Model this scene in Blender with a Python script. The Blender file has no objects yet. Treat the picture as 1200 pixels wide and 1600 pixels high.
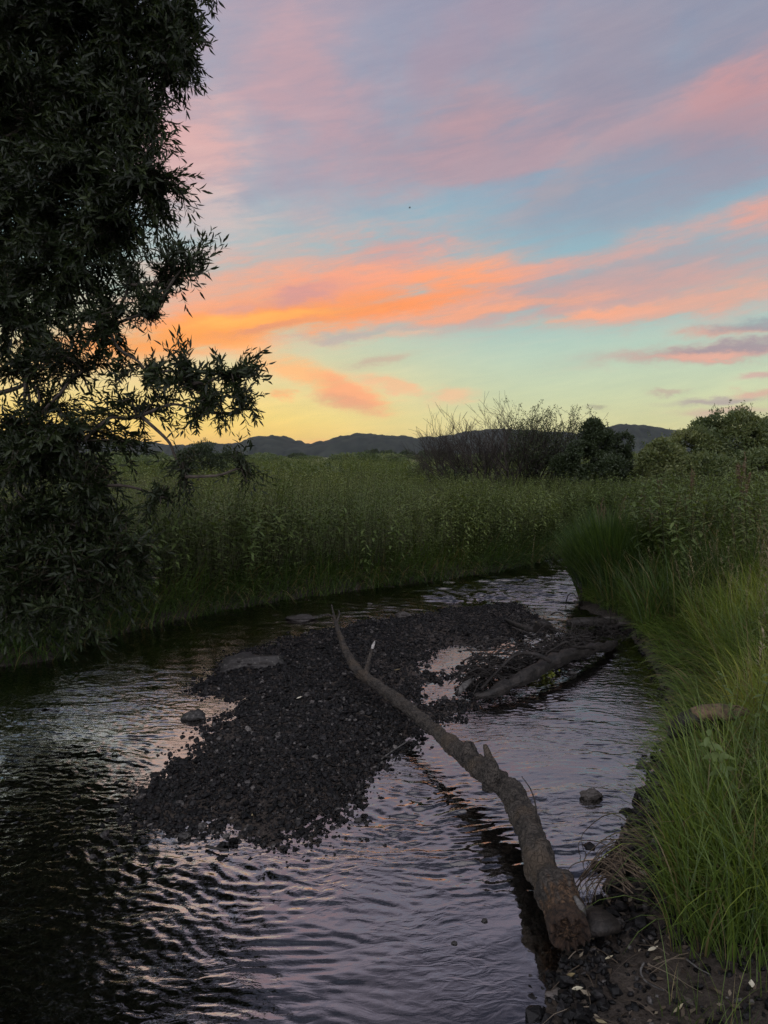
import bpy, math, random
import numpy as np
from math import radians, sin, cos, tan, pi, atan2, asin, sqrt, exp

# ------------------------------------------------------------------ light and colour settings
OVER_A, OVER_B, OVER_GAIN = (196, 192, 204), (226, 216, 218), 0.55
NISHITA, SKY_GAIN, SUN_POWER = 0.0, 1.0, 0.15
WATER_IOR = 4.8
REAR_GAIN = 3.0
HC = [(0.046, 0.066, 0.021), (0.096, 0.138, 0.042), (0.155, 0.185, 0.056)]          # herb leaves
GC = [(0.030, 0.060, 0.016), (0.10, 0.155, 0.028), (0.215, 0.25, 0.04), (0.34, 0.315, 0.07)]   # grass
HAZE_COL, HAZE_DENS = (0.80, 0.86, 1.0), 0.000035
# ------------------------------------------------------------------ camera
CAM_H = 2.0                      # metres above the water
PITCH = radians(4.43)            # looking slightly down
FPX = 1110.0                     # focal length in pixels of the 1200x1600 photograph
SC = bpy.context.scene
cam_data = bpy.data.cameras.new("camera")
cam = bpy.data.objects.new("camera", cam_data)
SC.collection.objects.link(cam)
cam.location = (0.0, 0.0, CAM_H)
cam.rotation_euler = (pi / 2 - PITCH, 0.0, 0.0)
cam_data.sensor_fit = 'VERTICAL'
cam_data.sensor_height = 34.6
cam_data.lens = 34.6 * FPX / 1600.0
cam_data.clip_start = 0.05
cam_data.clip_end = 20000.0
SC.camera = cam

def ray(px, py):
    a = (px - 600.0) / FPX
    b = (800.0 - py) / FPX
    return (a, cos(PITCH) + b * sin(PITCH), -sin(PITCH) + b * cos(PITCH))

def at(px, py, z=0.0):
    """the point at height z that the photograph shows at (px, py)"""
    d = ray(px, py)
    t = (z - CAM_H) / d[2]
    return (d[0] * t, d[1] * t, z)

def atd(px, py, dist):
    """the point dist metres ahead (along y) that the photograph shows at (px, py)"""
    d = ray(px, py)
    t = dist / d[1]
    return (d[0] * t, dist, CAM_H + d[2] * t)

def sky_uv(px, py):
    d = ray(px, py)
    return (atan2(d[0], d[1]) * FPX, asin(d[2] / sqrt(d[0] ** 2 + d[1] ** 2 + d[2] ** 2)) * FPX)

def lin(r, g, b):
    f = lambda c: (c / 255 / 12.92) if c / 255 <= 0.04045 else ((c / 255 + 0.055) / 1.055) ** 2.4
    return (f(r), f(g), f(b))

# ------------------------------------------------------------------ node helper
class NT:
    def __init__(s, tree):
        s.t = tree; s.n = tree.nodes; s.l = tree.links
    def new(s, kind, **kw):
        n = s.n.new(kind)
        for k, v in kw.items():
            setattr(n, k, v)
        return n
    def put(s, sock, v):
        if isinstance(v, bpy.types.NodeSocket):
            s.l.new(v, sock)
        else:
            if hasattr(sock.default_value, '__len__') and len(sock.default_value) == 4 and len(v) == 3:
                v = (*v, 1.0)
            sock.default_value = v
    def m(s, op, a, b=None, c=None, clamp=False):
        n = s.new('ShaderNodeMath', operation=op, use_clamp=clamp)
        s.put(n.inputs[0], a)
        if b is not None: s.put(n.inputs[1], b)
        if c is not None: s.put(n.inputs[2], c)
        return n.outputs[0]
    def mix(s, fac, a, b, mode='MIX'):
        n = s.new('ShaderNodeMix', data_type='RGBA', blend_type=mode)
        s.put(n.inputs[0], fac); s.put(n.inputs[6], a); s.put(n.inputs[7], b)
        return n.outputs[2]
    def smooth(s, v, lo, hi, a=0.0, b=1.0):
        n = s.new('ShaderNodeMapRange', interpolation_type='SMOOTHSTEP')
        s.put(n.inputs[0], v); s.put(n.inputs[1], lo); s.put(n.inputs[2], hi); s.put(n.inputs[3], a); s.put(n.inputs[4], b)
        return n.outputs[0]
    def xyz(s, x, y, z):
        n = s.new('ShaderNodeCombineXYZ')
        s.put(n.inputs[0], x); s.put(n.inputs[1], y); s.put(n.inputs[2], z)
        return n.outputs[0]
    def noise(s, vec, scale, detail=2.0, rough=0.5, dist=0.0, color=False):
        n = s.new('ShaderNodeTexNoise')
        if vec is not None: s.put(n.inputs['Vector'], vec)
        s.put(n.inputs['Scale'], scale); s.put(n.inputs['Detail'], detail)
        s.put(n.inputs['Roughness'], rough); s.put(n.inputs['Distortion'], dist)
        return n.outputs['Color' if color else 'Fac']
    def ramp(s, fac, stops, interp='LINEAR'):
        n = s.new('ShaderNodeValToRGB')
        cr = n.color_ramp; cr.interpolation = interp
        while len(cr.elements) < len(stops): cr.elements.new(0.5)
        for e, (p, c) in zip(cr.elements, stops):
            e.position = p; e.color = (*c, 1.0)
        s.put(n.inputs[0], fac)
        return n.outputs[0]

# ------------------------------------------------------------------ sky
SUN_AZ, SUN_EL = radians(-21.0), radians(3.0)      # just above the hills, behind the willow
W = bpy.data.worlds.new("World"); SC.world = W; W.use_nodes = True
def build_sky():
    g = NT(W.node_tree); g.n.clear()
    tc = g.new('ShaderNodeTexCoord')
    sep = g.new('ShaderNodeSeparateXYZ'); g.l.new(tc.outputs['Generated'], sep.inputs[0])
    dx, dy, dz = sep.outputs
    U0 = g.m('MULTIPLY', g.m('ARCTAN2', dx, dy), FPX)
    V0 = g.m('MULTIPLY', g.m('ARCSINE', dz), FPX)
    # clear-sky gradient, by elevation, towards the sunset and away from it; darkened above the frame to dim water reflections
    E = lambda px, py: sky_uv(px, py)[1]
    TOP = 1900.0
    fe = g.m('DIVIDE', V0, TOP, clamp=True)
    def grad(stops):
        return g.ramp(fe, [(max(0.0, e / TOP), lin(*c)) for e, c in stops], 'EASE' if False else 'LINEAR')
    sunward = grad([(0, (255, 184, 66)), (28, (255, 204, 84)), (60, (255, 219, 110)), (110, (240, 216, 146)), (180, (212, 214, 176)),
                    (280, (172, 202, 198)), (400, (150, 186, 200)), (520, (150, 176, 196)), (640, (152, 152, 176)), (680, (118, 118, 140)), (750, (70, 73, 91)), (880, (46, 50, 64)), (1900, (150, 160, 185))])
    away = grad([(0, (230, 210, 134)), (40, (220, 213, 150)), (90, (206, 214, 170)), (150, (186, 208, 186)), (220, (164, 198, 196)), (300, (150, 186, 196)),
                 (380, (142, 172, 190)), (480, (138, 160, 182)), (600, (140, 148, 172)), (680, (116, 117, 138)), (750, (68, 71, 89)), (880, (44, 48, 62)), (1900, (150, 160, 185))])
    sa = g.smooth(U0, sky_uv(860, 600)[0], sky_uv(330, 600)[0])
    # falls off again on the far left, beyond the glow
    sa2 = g.smooth(U0, sky_uv(-1600, 600)[0] - 500, sky_uv(0, 600)[0])
    col = g.mix(g.m('MULTIPLY', sa, sa2), away, sunward)
    clear = col
    # warped cloud coordinates
    wv = g.xyz(g.m('MULTIPLY', U0, 1 / 420.0), g.m('MULTIPLY', V0, 1 / 190.0), 0.4)
    wc = g.new('ShaderNodeSeparateColor'); g.l.new(g.noise(wv, 1.0, 2.0, 0.5, 0.0, True), wc.inputs[0])
    wv2 = g.xyz(g.m('MULTIPLY', U0, 1 / 70.0), g.m('MULTIPLY', V0, 1 / 30.0), 3.7)
    wc2 = g.new('ShaderNodeSeparateColor'); g.l.new(g.noise(wv2, 1.0, 4.0, 0.62, 0.0, True), wc2.inputs[0])
    U = g.m('ADD', U0, g.m('ADD', g.m('MULTIPLY_ADD', wc.outputs[0], 150.0, -75.0), g.m('MULTIPLY_ADD', wc2.outputs[0], 116.0, -58.0)))
    V = g.m('ADD', V0, g.m('ADD', g.m('MULTIPLY_ADD', wc.outputs[1], 80.0, -40.0), g.m('MULTIPLY_ADD', wc2.outputs[1], 34.0, -17.0)))
    # streaky fibre noise, rising to the right
    th = radians(9)
    sx = g.m('ADD', g.m('MULTIPLY', U0, cos(th)), g.m('MULTIPLY', V0, sin(th)))
    sy = g.m('SUBTRACT', g.m('MULTIPLY', V0, cos(th)), g.m('MULTIPLY', U0, sin(th)))
    fib = g.noise(g.xyz(g.m('MULTIPLY', sx, 1 / 150.0), g.m('MULTIPLY', sy, 1 / 30.0), 1.3), 1.0, 6.0, 0.6, 0.3)
    fib = g.m('ADD', g.m('MULTIPLY', fib, 0.74), g.m('MULTIPLY', g.noise(g.xyz(g.m('MULTIPLY', sx, 1 / 60.0), g.m('MULTIPLY', sy, 1 / 9.0), 5.2), 1.0, 4.0, 0.6, 0.6), 0.26))
    puff = g.noise(g.xyz(g.m('MULTIPLY', sx, 1 / 160.0), g.m('MULTIPLY', sy, 1 / 110.0), 8.1), 1.0, 5.0, 0.55, 0.2)
    # one node group shapes every cloud: a soft leaning ellipse, ragged by the noise
    grp = bpy.data.node_groups.new("cloud_shape", 'ShaderNodeTree')
    names = ['U', 'V', 'N', 'cx', 'cy', 'isx', 'iup', 'idn', 'slope', 'curve', 'rag', 'amount']
    for nm in names: grp.interface.new_socket(nm, in_out='INPUT', socket_type='NodeSocketFloat')
    grp.interface.new_socket('fac', in_out='OUTPUT', socket_type='NodeSocketFloat')
    h = NT(grp); gi = h.new('NodeGroupInput'); go = h.new('NodeGroupOutput')
    I = {nm: gi.outputs[k] for k, nm in enumerate(names)}
    du = h.m('SUBTRACT', I['U'], I['cx'])
    dv = h.m('SUBTRACT', h.m('SUBTRACT', I['V'], I['cy']), h.m('MULTIPLY', du, h.m('MULTIPLY_ADD', du, I['curve'], I['slope'])))
    up = h.m('MULTIPLY', h.m('MAXIMUM', dv, 0.0), I['iup'])
    dn = h.m('MULTIPLY', h.m('MINIMUM', dv, 0.0), I['idn'])
    uu = h.m('MULTIPLY', du, I['isx'])
    q = h.m('ADD', h.m('MULTIPLY', uu, uu), h.m('ADD', h.m('MULTIPLY', up, up), h.m('MULTIPLY', dn, dn)))
    ga = h.m('EXPONENT', h.m('MULTIPLY', q, -1.0))
    t = h.m('ADD', ga, h.m('MULTIPLY', h.m('MULTIPLY', h.m('MULTIPLY_ADD', I['N'], 3.2, -1.6), I['rag']), h.m('POWER', ga, 0.6)))
    h.l.new(h.m('MULTIPLY', h.smooth(t, 0.0, 1.05), I['amount'], clamp=True), go.inputs[0])
    def cloud(px, py, rx, up, dn, slope, colour, amount, rag=0.8, curve=0.0, n=None, gain=1.0):
        nonlocal col
        nd = g.new('ShaderNodeGroup'); nd.node_tree = grp
        cu, cv = sky_uv(px, py)
        for nm, v in zip(names, [U, V, n or fib, cu, cv, 1.0 / rx, 1.0 / up, 1.0 / dn, slope, curve, rag, amount]):
            g.put(nd.inputs[nm], v)
        col = g.mix(nd.outputs[0], col, tuple(c * gain for c in lin(*colour)))
    # high thin veil over the upper sky
    cloud(520, 120, 330, 300, 150, 0.0, (166, 156, 174), 0.62, 0.6, n=puff)
    cloud(760, 190, 300, 140, 70, 0.12, (160, 150, 166), 0.72, 0.9, n=puff)
    cloud(1150, 120, 300, 160, 120, 0.15, (150, 146, 164), 0.62, 0.9, n=puff)
    cloud(410, 160, 170, 150, 130, 0.1, (182, 162, 174), 0.65, 0.8, n=puff)
    cloud(290, 255, 90, 90, 75, 0.3, (226, 172, 166), 0.75, 0.7)
    cloud(470, 150, 100, 110, 90, -0.4, (196, 156, 164), 0.6, 1.0)
    cloud(760, 250, 190, 70, 26, 0.10, (182, 150, 160), 0.75, 0.9)
    cloud(745, 165, 90, 40, 30, 0.1, (184, 148, 156), 0.45, 1.2)
    cloud(700, 60, 160, 60, 60, 0.5, (166, 148, 166), 0.5, 1.0, n=puff)
    # pink streak at the upper right
    cloud(1040, 205, 220, 26, 20, 0.20, (194, 156, 162), 0.6, 0.9)
    cloud(1200, 165, 110, 60, 60, 0.12, (204, 146, 146), 0.75, 0.8)
    cloud(1140, 250, 130, 60, 50, 0.1, (162, 148, 162), 0.5, 0.9)
    cloud(1000, 300, 260, 60, 60, 0.1, (146, 148, 168), 0.5, 0.9)
    cloud(880, 285, 60, 30, 24, 0.3, (170, 160, 168), 0.5, 1.2)
    cloud(330, 330, 70, 50, 40, -0.3, (216, 196, 190), 0.5, 1.3)
    # the wide sunset band: greyed pink above, burning orange along its foot
    cloud(430, 440, 210, 80, 95, 0.12, (204, 170, 168), 0.7, 0.9)
    cloud(600, 402, 110, 45, 50, 0.05, (192, 164, 166), 0.6, 1.0)
    cloud(1000, 430, 330, 45, 55, 0.08, (172, 160, 168), 0.75, 0.9)
    cloud(630, 382, 70, 42, 34, 0.05, (226, 158, 146), 0.75, 0.9)
    cloud(930, 402, 300, 16, 16, 0.14, (220, 164, 152), 0.7, 1.0)
    cloud(1205, 345, 60, 30, 22, 0.1, (230, 160, 142), 0.8, 0.8)
    cloud(1090, 462, 280, 30, 34, 0.10, (208, 166, 156), 0.65, 1.1)
    cloud(860, 468, 280, 34, 30, 0.06, (204, 160, 154), 0.7, 1.1)
    cloud(420, 480, 250, 80, 62, 0.16, (244, 166, 126), 0.85, 0.95)
    cloud(620, 462, 200, 44, 34, 0.15, (250, 158, 110), 0.9, 0.95)
    cloud(560, 430, 120, 26, 24, 0.02, (250, 160, 124), 0.7, 1.0)
    cloud(400, 512, 280, 38, 30, 0.20, (255, 150, 72), 0.97, 0.75)
    cloud(600, 478, 160, 18, 15, 0.17, (255, 148, 78), 0.95, 0.7)
    cloud(300, 535, 190, 34, 30, 0.14, (255, 158, 60), 0.98, 0.5, gain=1.04)
    cloud(430, 500, 140, 12, 12, 0.16, (255, 176, 74), 0.8, 0.8, gain=1.05)
    cloud(490, 452, 60, 14, 18, 0.25, (206, 150, 150), 0.75, 0.9)
    cloud(380, 484, 46, 9, 11, 0.2, (216, 160, 150), 0.6, 1.0)
    cloud(420, 521, 90, 8, 9, 0.18, (226, 150, 116), 0.75, 1.0)
    cloud(760, 484, 150, 16, 12, 0.06, (246, 164, 122), 0.85, 0.9)
    cloud(950, 497, 90, 11, 9, 0.08, (252, 168, 126), 0.95, 0.8)
    cloud(1080, 482, 150, 18, 13, 0.12, (228, 168, 144), 0.75, 1.1)
    cloud(585, 521, 95, 9, 7, 0.17, (186, 178, 172), 0.85, 0.9)
    cloud(640, 518, 60, 5, 5, 0.12, (222, 186, 160), 0.8, 0.8)
    # small clouds under the band
    cloud(480, 590, 110, 26, 22, -0.22, (255, 188, 118), 0.95, 0.75)
    cloud(545, 610, 50, 22, 22, -0.15, (252, 170, 116), 0.95, 0.8)
    cloud(530, 622, 40, 12, 12, -0.1, (226, 160, 122), 0.6, 1.0)
    cloud(620, 563, 56, 12, 9, 0.14, (204, 180, 156), 0.85, 1.0)
    cloud(625, 598, 42, 11, 8, -0.25, (240, 190, 142), 0.9, 0.9)
    cloud(712, 612, 40, 11, 11, 0.1, (242, 194, 148), 0.85, 0.8)
    cloud(430, 622, 20, 7, 7, -0.1, (255, 180, 110), 0.8, 0.8)
    # grey-pink bars at the right
    cloud(1120, 547, 150, 13, 10, 0.09, (196, 160, 154), 0.98, 0.6)
    cloud(1140, 540, 90, 7, 7, 0.12, (160, 150, 158), 0.85, 0.7)
    cloud(1080, 555, 60, 6, 5, 0.06, (232, 172, 148), 0.8, 0.8)
    cloud(1160, 514, 60, 7, 6, 0.05, (214, 164, 148), 0.9, 0.8)
    cloud(1190, 506, 50, 10, 6, 0.05, (152, 156, 164), 0.8, 0.8)
    cloud(1200, 572, 34, 7, 6, 0.05, (206, 170, 160), 0.85, 0.7)
    cloud(1035, 605, 26, 5, 4, 0.03, (196, 180, 158), 0.9, 0.7)
    cloud(1120, 617, 66, 6, 6, 0.03, (178, 164, 158), 0.9, 0.8)
    cloud(1190, 603, 36, 7, 6, 0.03, (214, 172, 152), 0.85, 0.7)
    cloud(1140, 637, 80, 9, 9, 0.0, (208, 176, 156), 0.85, 0.8)
    cloud(905, 637, 24, 3, 3, 0.0, (176, 172, 142), 0.85, 0.6)
    cloud(480, 697, 150, 7, 6, 0.0, (255, 186, 92), 0.8, 0.7)
    col = g.mix(1.0, col, g.ramp(fib, [(0.3, (0.90, 0.925, 0.96)), (0.7, (1.08, 1.055, 1.03))]), 'MULTIPLY')
    hs = g.new('ShaderNodeHueSaturation'); hs.inputs['Saturation'].default_value = 0.95; hs.inputs['Value'].default_value = 1.03; g.put(hs.inputs['Color'], col); col = hs.outputs[0]
    # the sky overhead and behind the viewer: unseen, the rear brightened to light the foreground
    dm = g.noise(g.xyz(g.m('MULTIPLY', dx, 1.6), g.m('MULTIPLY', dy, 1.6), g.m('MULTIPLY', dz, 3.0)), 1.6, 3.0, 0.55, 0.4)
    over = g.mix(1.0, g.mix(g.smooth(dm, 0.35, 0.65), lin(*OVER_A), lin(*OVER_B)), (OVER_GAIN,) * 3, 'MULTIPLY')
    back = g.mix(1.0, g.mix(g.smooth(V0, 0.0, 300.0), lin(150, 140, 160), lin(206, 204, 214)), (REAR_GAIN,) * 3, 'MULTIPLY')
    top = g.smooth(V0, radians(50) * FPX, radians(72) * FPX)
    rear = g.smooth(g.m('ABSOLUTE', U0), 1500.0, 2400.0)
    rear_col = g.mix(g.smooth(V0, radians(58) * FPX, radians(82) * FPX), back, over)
    # physical sky with the low sun adds its share
    st = g.new('ShaderNodeTexSky', sky_type='NISHITA')
    st.sun_disc = False; st.sun_elevation = SUN_EL; st.sun_rotation = SUN_AZ; st.air_density = 1.0; st.dust_density = 2.0; st.ozone_density = 3.0
    b1 = g.new('ShaderNodeBackground'); g.put(b1.inputs[0], st.outputs[0]); b1.inputs[1].default_value = NISHITA
    # cloudy part in front, plain part elsewhere (the clouds have thinned to nothing at the join)
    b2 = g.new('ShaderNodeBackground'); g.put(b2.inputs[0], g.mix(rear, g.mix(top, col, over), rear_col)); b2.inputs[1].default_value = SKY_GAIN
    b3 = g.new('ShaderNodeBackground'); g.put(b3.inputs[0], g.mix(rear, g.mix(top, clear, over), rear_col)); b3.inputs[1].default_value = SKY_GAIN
    front = g.m('MULTIPLY', g.m('LESS_THAN', g.m('ABSOLUTE', U0), 1500.0), g.m('MULTIPLY', g.m('GREATER_THAN', V0, -30.0), g.m('LESS_THAN', V0, 1250.0)))
    mx = g.new('ShaderNodeMixShader'); g.l.new(front, mx.inputs[0]); g.l.new(b3.outputs[0], mx.inputs[1]); g.l.new(b2.outputs[0], mx.inputs[2])
    ad = g.new('ShaderNodeAddShader'); g.l.new(b1.outputs[0], ad.inputs[0]); g.l.new(mx.outputs[0], ad.inputs[1])
    out = g.new('ShaderNodeOutputWorld'); g.l.new(ad.outputs[0], out.inputs[0])
build_sky()
SC.view_settings.view_transform = 'Standard'; SC.view_settings.look = 'None'
SC.view_settings.exposure = 0.0; SC.view_settings.gamma = 1.0
W.cycles.sampling_method = 'MANUAL'; W.cycles.sample_map_resolution = 1024

# sun: already at the horizon, a broad weak warm glow
sun_d = bpy.data.lights.new("sun", 'SUN'); sun_d.energy = SUN_POWER; sun_d.angle = radians(40.0); sun_d.color = (1.0, 0.72, 0.45)
sun = bpy.data.objects.new("sun", sun_d); SC.collection.objects.link(sun)
sun.rotation_euler = (pi / 2 - SUN_EL - radians(4), 0.0, -SUN_AZ + pi)
from mathutils import Vector
rng = np.random.default_rng(11)
random.seed(5)

# ------------------------------------------------------------------ numpy helpers
def _hash(i, j, seed):
    with np.errstate(over='ignore'):
        h = (i.astype(np.int64) * 374761393 + j.astype(np.int64) * 668265263 + seed * 1442695041) & 0xffffffff
        h = ((h ^ (h >> 13)) * 1274126177) & 0xffffffff
        h = h ^ (h >> 16)
    return (h & 0xffff) / 65535.0
def vnoise(x, y, seed=0):
    x = np.asarray(x, float); y = np.asarray(y, float)
    i = np.floor(x); j = np.floor(y); u = x - i; v = y - j
    u = u * u * (3 - 2 * u); v = v * v * (3 - 2 * v)
    a = _hash(i, j, seed); b = _hash(i + 1, j, seed); c = _hash(i, j + 1, seed); d = _hash(i + 1, j + 1, seed)
    return (a * (1 - u) + b * u) * (1 - v) + (c * (1 - u) + d * u) * v
def fbm(x, y, octv=4, seed=0, gain=0.5):
    r = 0.0; a = 1.0; t = 0.0
    for o in range(octv):
        r = r + a * vnoise(np.asarray(x) * 2 ** o + 17.3 * o, np.asarray(y) * 2 ** o - 9.1 * o, seed + o); t += a; a *= gain
    return r / t
def sstep(v, lo, hi):
    t = np.clip((v - lo) / (hi - lo), 0, 1); return t * t * (3 - 2 * t)
def catmull(P, n=6, closed=False):
    P = np.asarray(P, float); out = []
    m = len(P)
    for i in range(m if closed else m - 1):
        if closed: p0, p1, p2, p3 = P[i - 1], P[i], P[(i + 1) % m], P[(i + 2) % m]
        else: p0, p1, p2, p3 = P[max(i - 1, 0)], P[i], P[i + 1], P[min(i + 2, m - 1)]
        for k in range(n):
            t = k / n
            out.append(0.5 * (2 * p1 + (p2 - p0) * t + (2 * p0 - 5 * p1 + 4 * p2 - p3) * t * t + (3 * p1 - p0 - 3 * p2 + p3) * t ** 3))
    if not closed: out.append(P[-1])
    return np.array(out)
def dist_line(X, Y, L, closed=False):
    d = np.full(X.shape, 1e9)
    m = len(L)
    for i in range(m if closed else m - 1):
        a = L[i]; b = L[(i + 1) % m]; e = b - a; q = e @ e + 1e-12
        t = np.clip(((X - a[0]) * e[0] + (Y - a[1]) * e[1]) / q, 0, 1)
        d = np.minimum(d, (X - a[0] - t * e[0]) ** 2 + (Y - a[1] - t * e[1]) ** 2)
    return np.sqrt(d)
def inside(X, Y, L):
    r = np.zeros(X.shape, bool); m = len(L)
    for i in range(m):
        x1, y1 = L[i]; x2, y2 = L[(i + 1) % m]
        if y1 == y2: continue
        c = ((y1 > Y) != (y2 > Y)) & (X < (x2 - x1) * (Y - y1) / (y2 - y1) + x1)
        r ^= c
    return r
def sdf(X, Y, L):
    d = dist_line(X, Y, L, True)
    return np.where(inside(X, Y, L), d, -d)

class Geo:
    """collects arrays of vertices, quads and triangles and links them as one mesh object"""
    def __init__(s): s.v = []; s.q = []; s.t = []; s.c = []; s.n = 0
    def add(s, v, q=None, t=None, tint=0.5):
        v = np.asarray(v, np.float32).reshape(-1, 3)
        s.v.append(v); s.c.append(np.broadcast_to(np.asarray(tint, np.float32), (len(v),)))
        if q is not None and len(q): s.q.append(np.asarray(q, np.int64).reshape(-1, 4) + s.n)
        if t is not None and len(t): s.t.append(np.asarray(t, np.int64).reshape(-1, 3) + s.n)
        s.n += len(v)
    def inst(s, proto, M, T, tint):
        """many copies of proto=(v,q,t,c): M (n,3,3) columns are axes, T (n,3)"""
        v, q, t, c = proto; n = len(T); k = len(v)
        V = np.einsum('nij,kj->nki', M, v) + T[:, None, :]
        off = (np.arange(n) * k)[:, None, None]
        C = np.where(c[None, :] < 0, c[None, :], np.clip(c[None, :] - 0.5 + np.asarray(tint)[:, None], 0, 1))
        s.add(V.reshape(-1, 3), (q[None] + off).reshape(-1, 4) if len(q) else None, (t[None] + off).reshape(-1, 3) if len(t) else None, C.reshape(-1))
    def build(s, name, mat, parent=None, smooth=True):
        me = bpy.data.meshes.new(name)
        V = np.concatenate(s.v) if s.v else np.zeros((0, 3), np.float32)
        Q = np.concatenate(s.q) if s.q else np.zeros((0, 4), np.int64)
        Tt = np.concatenate(s.t) if s.t else np.zeros((0, 3), np.int64)
        if parent is not None:
            V = V - np.array(parent.matrix_basis.translation, np.float32)
        me.vertices.add(len(V)); me.vertices.foreach_set('co', V.astype(np.float32).ravel())
        me.loops.add(len(Q) * 4 + len(Tt) * 3)
        me.loops.foreach_set('vertex_index', np.concatenate([Q.ravel(), Tt.ravel()]).astype(np.int32))
        me.polygons.add(len(Q) + len(Tt))
        me.polygons.foreach_set('loop_start', np.concatenate([np.arange(len(Q)) * 4, len(Q) * 4 + np.arange(len(Tt)) * 3]).astype(np.int32))
        me.polygons.foreach_set('use_smooth', np.full(len(Q) + len(Tt), smooth))
        a = me.attributes.new('tint', 'FLOAT', 'POINT'); a.data.foreach_set('value', np.concatenate(s.c).astype(np.float32))
        me.materials.append(mat); me.update(calc_edges=True)
        o = bpy.data.objects.new(name, me); SC.collection.objects.link(o)
        if parent is not None: o.parent = parent
        return o

def tag(o, label, cat, group=None, kind=None):
    o['label'] = label; o['category'] = cat
    if group: o['group'] = group
    if kind: o['kind'] = kind
    return o
def thing(name, label, cat, loc=(0, 0, 0), group=None):
    o = bpy.data.objects.new(name, None); o.empty_display_size = 0.1
    SC.collection.objects.link(o); o.location = loc
    return tag(o, label, cat, group)

def unit(v): return v / (np.linalg.norm(v, axis=-1, keepdims=True) + 1e-9)
def frames(D, roll):
    """rotation matrices whose z column is D, turned by roll"""
    D = unit(D); up = np.where(np.abs(D[:, 2:3]) > 0.95, np.array([[1., 0, 0]]), np.array([[0, 0, 1.]]))
    X = unit(np.cross(up, D)); Y = np.cross(D, X)
    c = np.cos(roll)[:, None]; s_ = np.sin(roll)[:, None]
    return np.stack([X * c + Y * s_, -X * s_ + Y * c, D], -1)
def yawtilt(yaw, tilt, taz, sc):
    """upright copies turned by yaw and leaning tilt towards taz"""
    D = np.stack([np.sin(tilt) * np.cos(taz), np.sin(tilt) * np.sin(taz), np.cos(tilt)], -1)
    return frames(D, yaw) * np.asarray(sc)[:, None, None]
def tube(geo, P, R, sides=8, rough=0.0, seed=0, tint=0.5, cap=True, flat=1.0):
    P = np.asarray(P, float); R = np.broadcast_to(np.asarray(R, float), (len(P),)); n = len(P)
    T = unit(np.gradient(P, axis=0))
    N = np.zeros_like(P); a = np.array([0, 0, 1.0]) if abs(T[0, 2]) < 0.9 else np.array([1.0, 0, 0])
    N[0] = unit(np.cross(T[0], a))
    for i in range(1, n):
        N[i] = unit(N[i - 1] - T[i] * (N[i - 1] @ T[i]))
    B = np.cross(T, N)
    th = np.arange(sides) / sides * 2 * pi
    rr = R[:, None] * np.ones(sides)
    if rough:
        s_ = np.concatenate([[0], np.cumsum(np.linalg.norm(np.diff(P, axis=0), axis=1))])
        ss = s_[:, None] + 0 * th; tt = th[None, :] + 0 * s_[:, None]
        rb = R.mean()
        rr = rr * (1 + rough * ((fbm(ss / rb * 0.5 + 3, np.cos(tt) * 1.2 + 5, 4, seed) - .5) + (fbm(ss / rb * 0.5 + 31, np.sin(tt) * 1.2 + 9, 4, seed + 7) - .5)) * 1.6
                   + rough * 0.5 * (fbm(ss / rb * 0.55, np.cos(tt) * 5 + 7, 2, seed + 3) + fbm(ss / rb * .55, np.sin(tt) * 5 + 1, 2, seed + 4) - 1))
    V = P[:, None, :] + rr[..., None] * (N[:, None, :] * np.cos(th)[None, :, None] + B[:, None, :] * np.sin(th)[None, :, None] * flat)
    i = np.arange(n - 1)[:, None] * sides; j = np.arange(sides)[None, :]; j2 = (j + 1) % sides
    q = np.stack([i + j, i + j2, i + sides + j2, i + sides + j], -1).reshape(-1, 4)
    V = V.reshape(-1, 3); t = []
    if cap:
        V = np.concatenate([V, P[:1], P[-1:]]); k = n * sides
        jj = np.arange(sides); t = np.concatenate([np.stack([np.full(sides, k), (jj + 1) % sides, jj], -1), np.stack([np.full(sides, k + 1), (n - 1) * sides + jj, (n - 1) * sides + (jj + 1) % sides], -1)])
    geo.add(V, q, t, tint)

def blades(geo, P, L, Wd, yaw, lean, curl, seg, tint):
    """grass blades: P roots (n,3), leaning lean at the root and curling over by curl at the tip"""
    n = len(P); t = np.linspace(0, 1, seg + 1)
    ang = lean[:, None] + curl[:, None] * t[None, :] ** 1.3
    ds = L[:, None] / seg
    r = np.concatenate([np.zeros((n, 1)), np.cumsum(np.sin(ang[:, :-1]) * ds, 1)], 1)
    z = np.concatenate([np.zeros((n, 1)), np.cumsum(np.cos(ang[:, :-1]) * ds, 1)], 1)
    cx = P[:, 0:1] + r * np.cos(yaw)[:, None]; cy = P[:, 1:2] + r * np.sin(yaw)[:, None]; cz = P[:, 2:3] + z
    tw = yaw + pi / 2 + (rng.random(n) - .5) * 1.6
    w = Wd[:, None] * (1 - t[None, :-1] ** 2.2) * 0.5
    sx = np.cos(tw)[:, None] * w; sy = np.sin(tw)[:, None] * w
    A = np.stack([cx[:, :-1] + sx, cy[:, :-1] + sy, cz[:, :-1]], -1)
    Bv = np.stack([cx[:, :-1] - sx, cy[:, :-1] - sy, cz[:, :-1]], -1)
    tip = np.stack([cx[:, -1:], cy[:, -1:], cz[:, -1:]], -1)
    V = np.concatenate([A, Bv, tip], 1); k = 2 * seg + 1
    base = (np.arange(n) * k)[:, None]
    i = np.arange(seg - 1)[None, :]
    q = np.stack([base + i, base + seg + i, base + seg + i + 1, base + i + 1], -1).reshape(-1, 4)
    tr = np.stack([base[:, 0] + seg - 1, base[:, 0] + 2 * seg - 1, base[:, 0] + 2 * seg], -1)
    geo.add(V.reshape(-1, 3), q, tr, np.repeat(tint, k))

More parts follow.
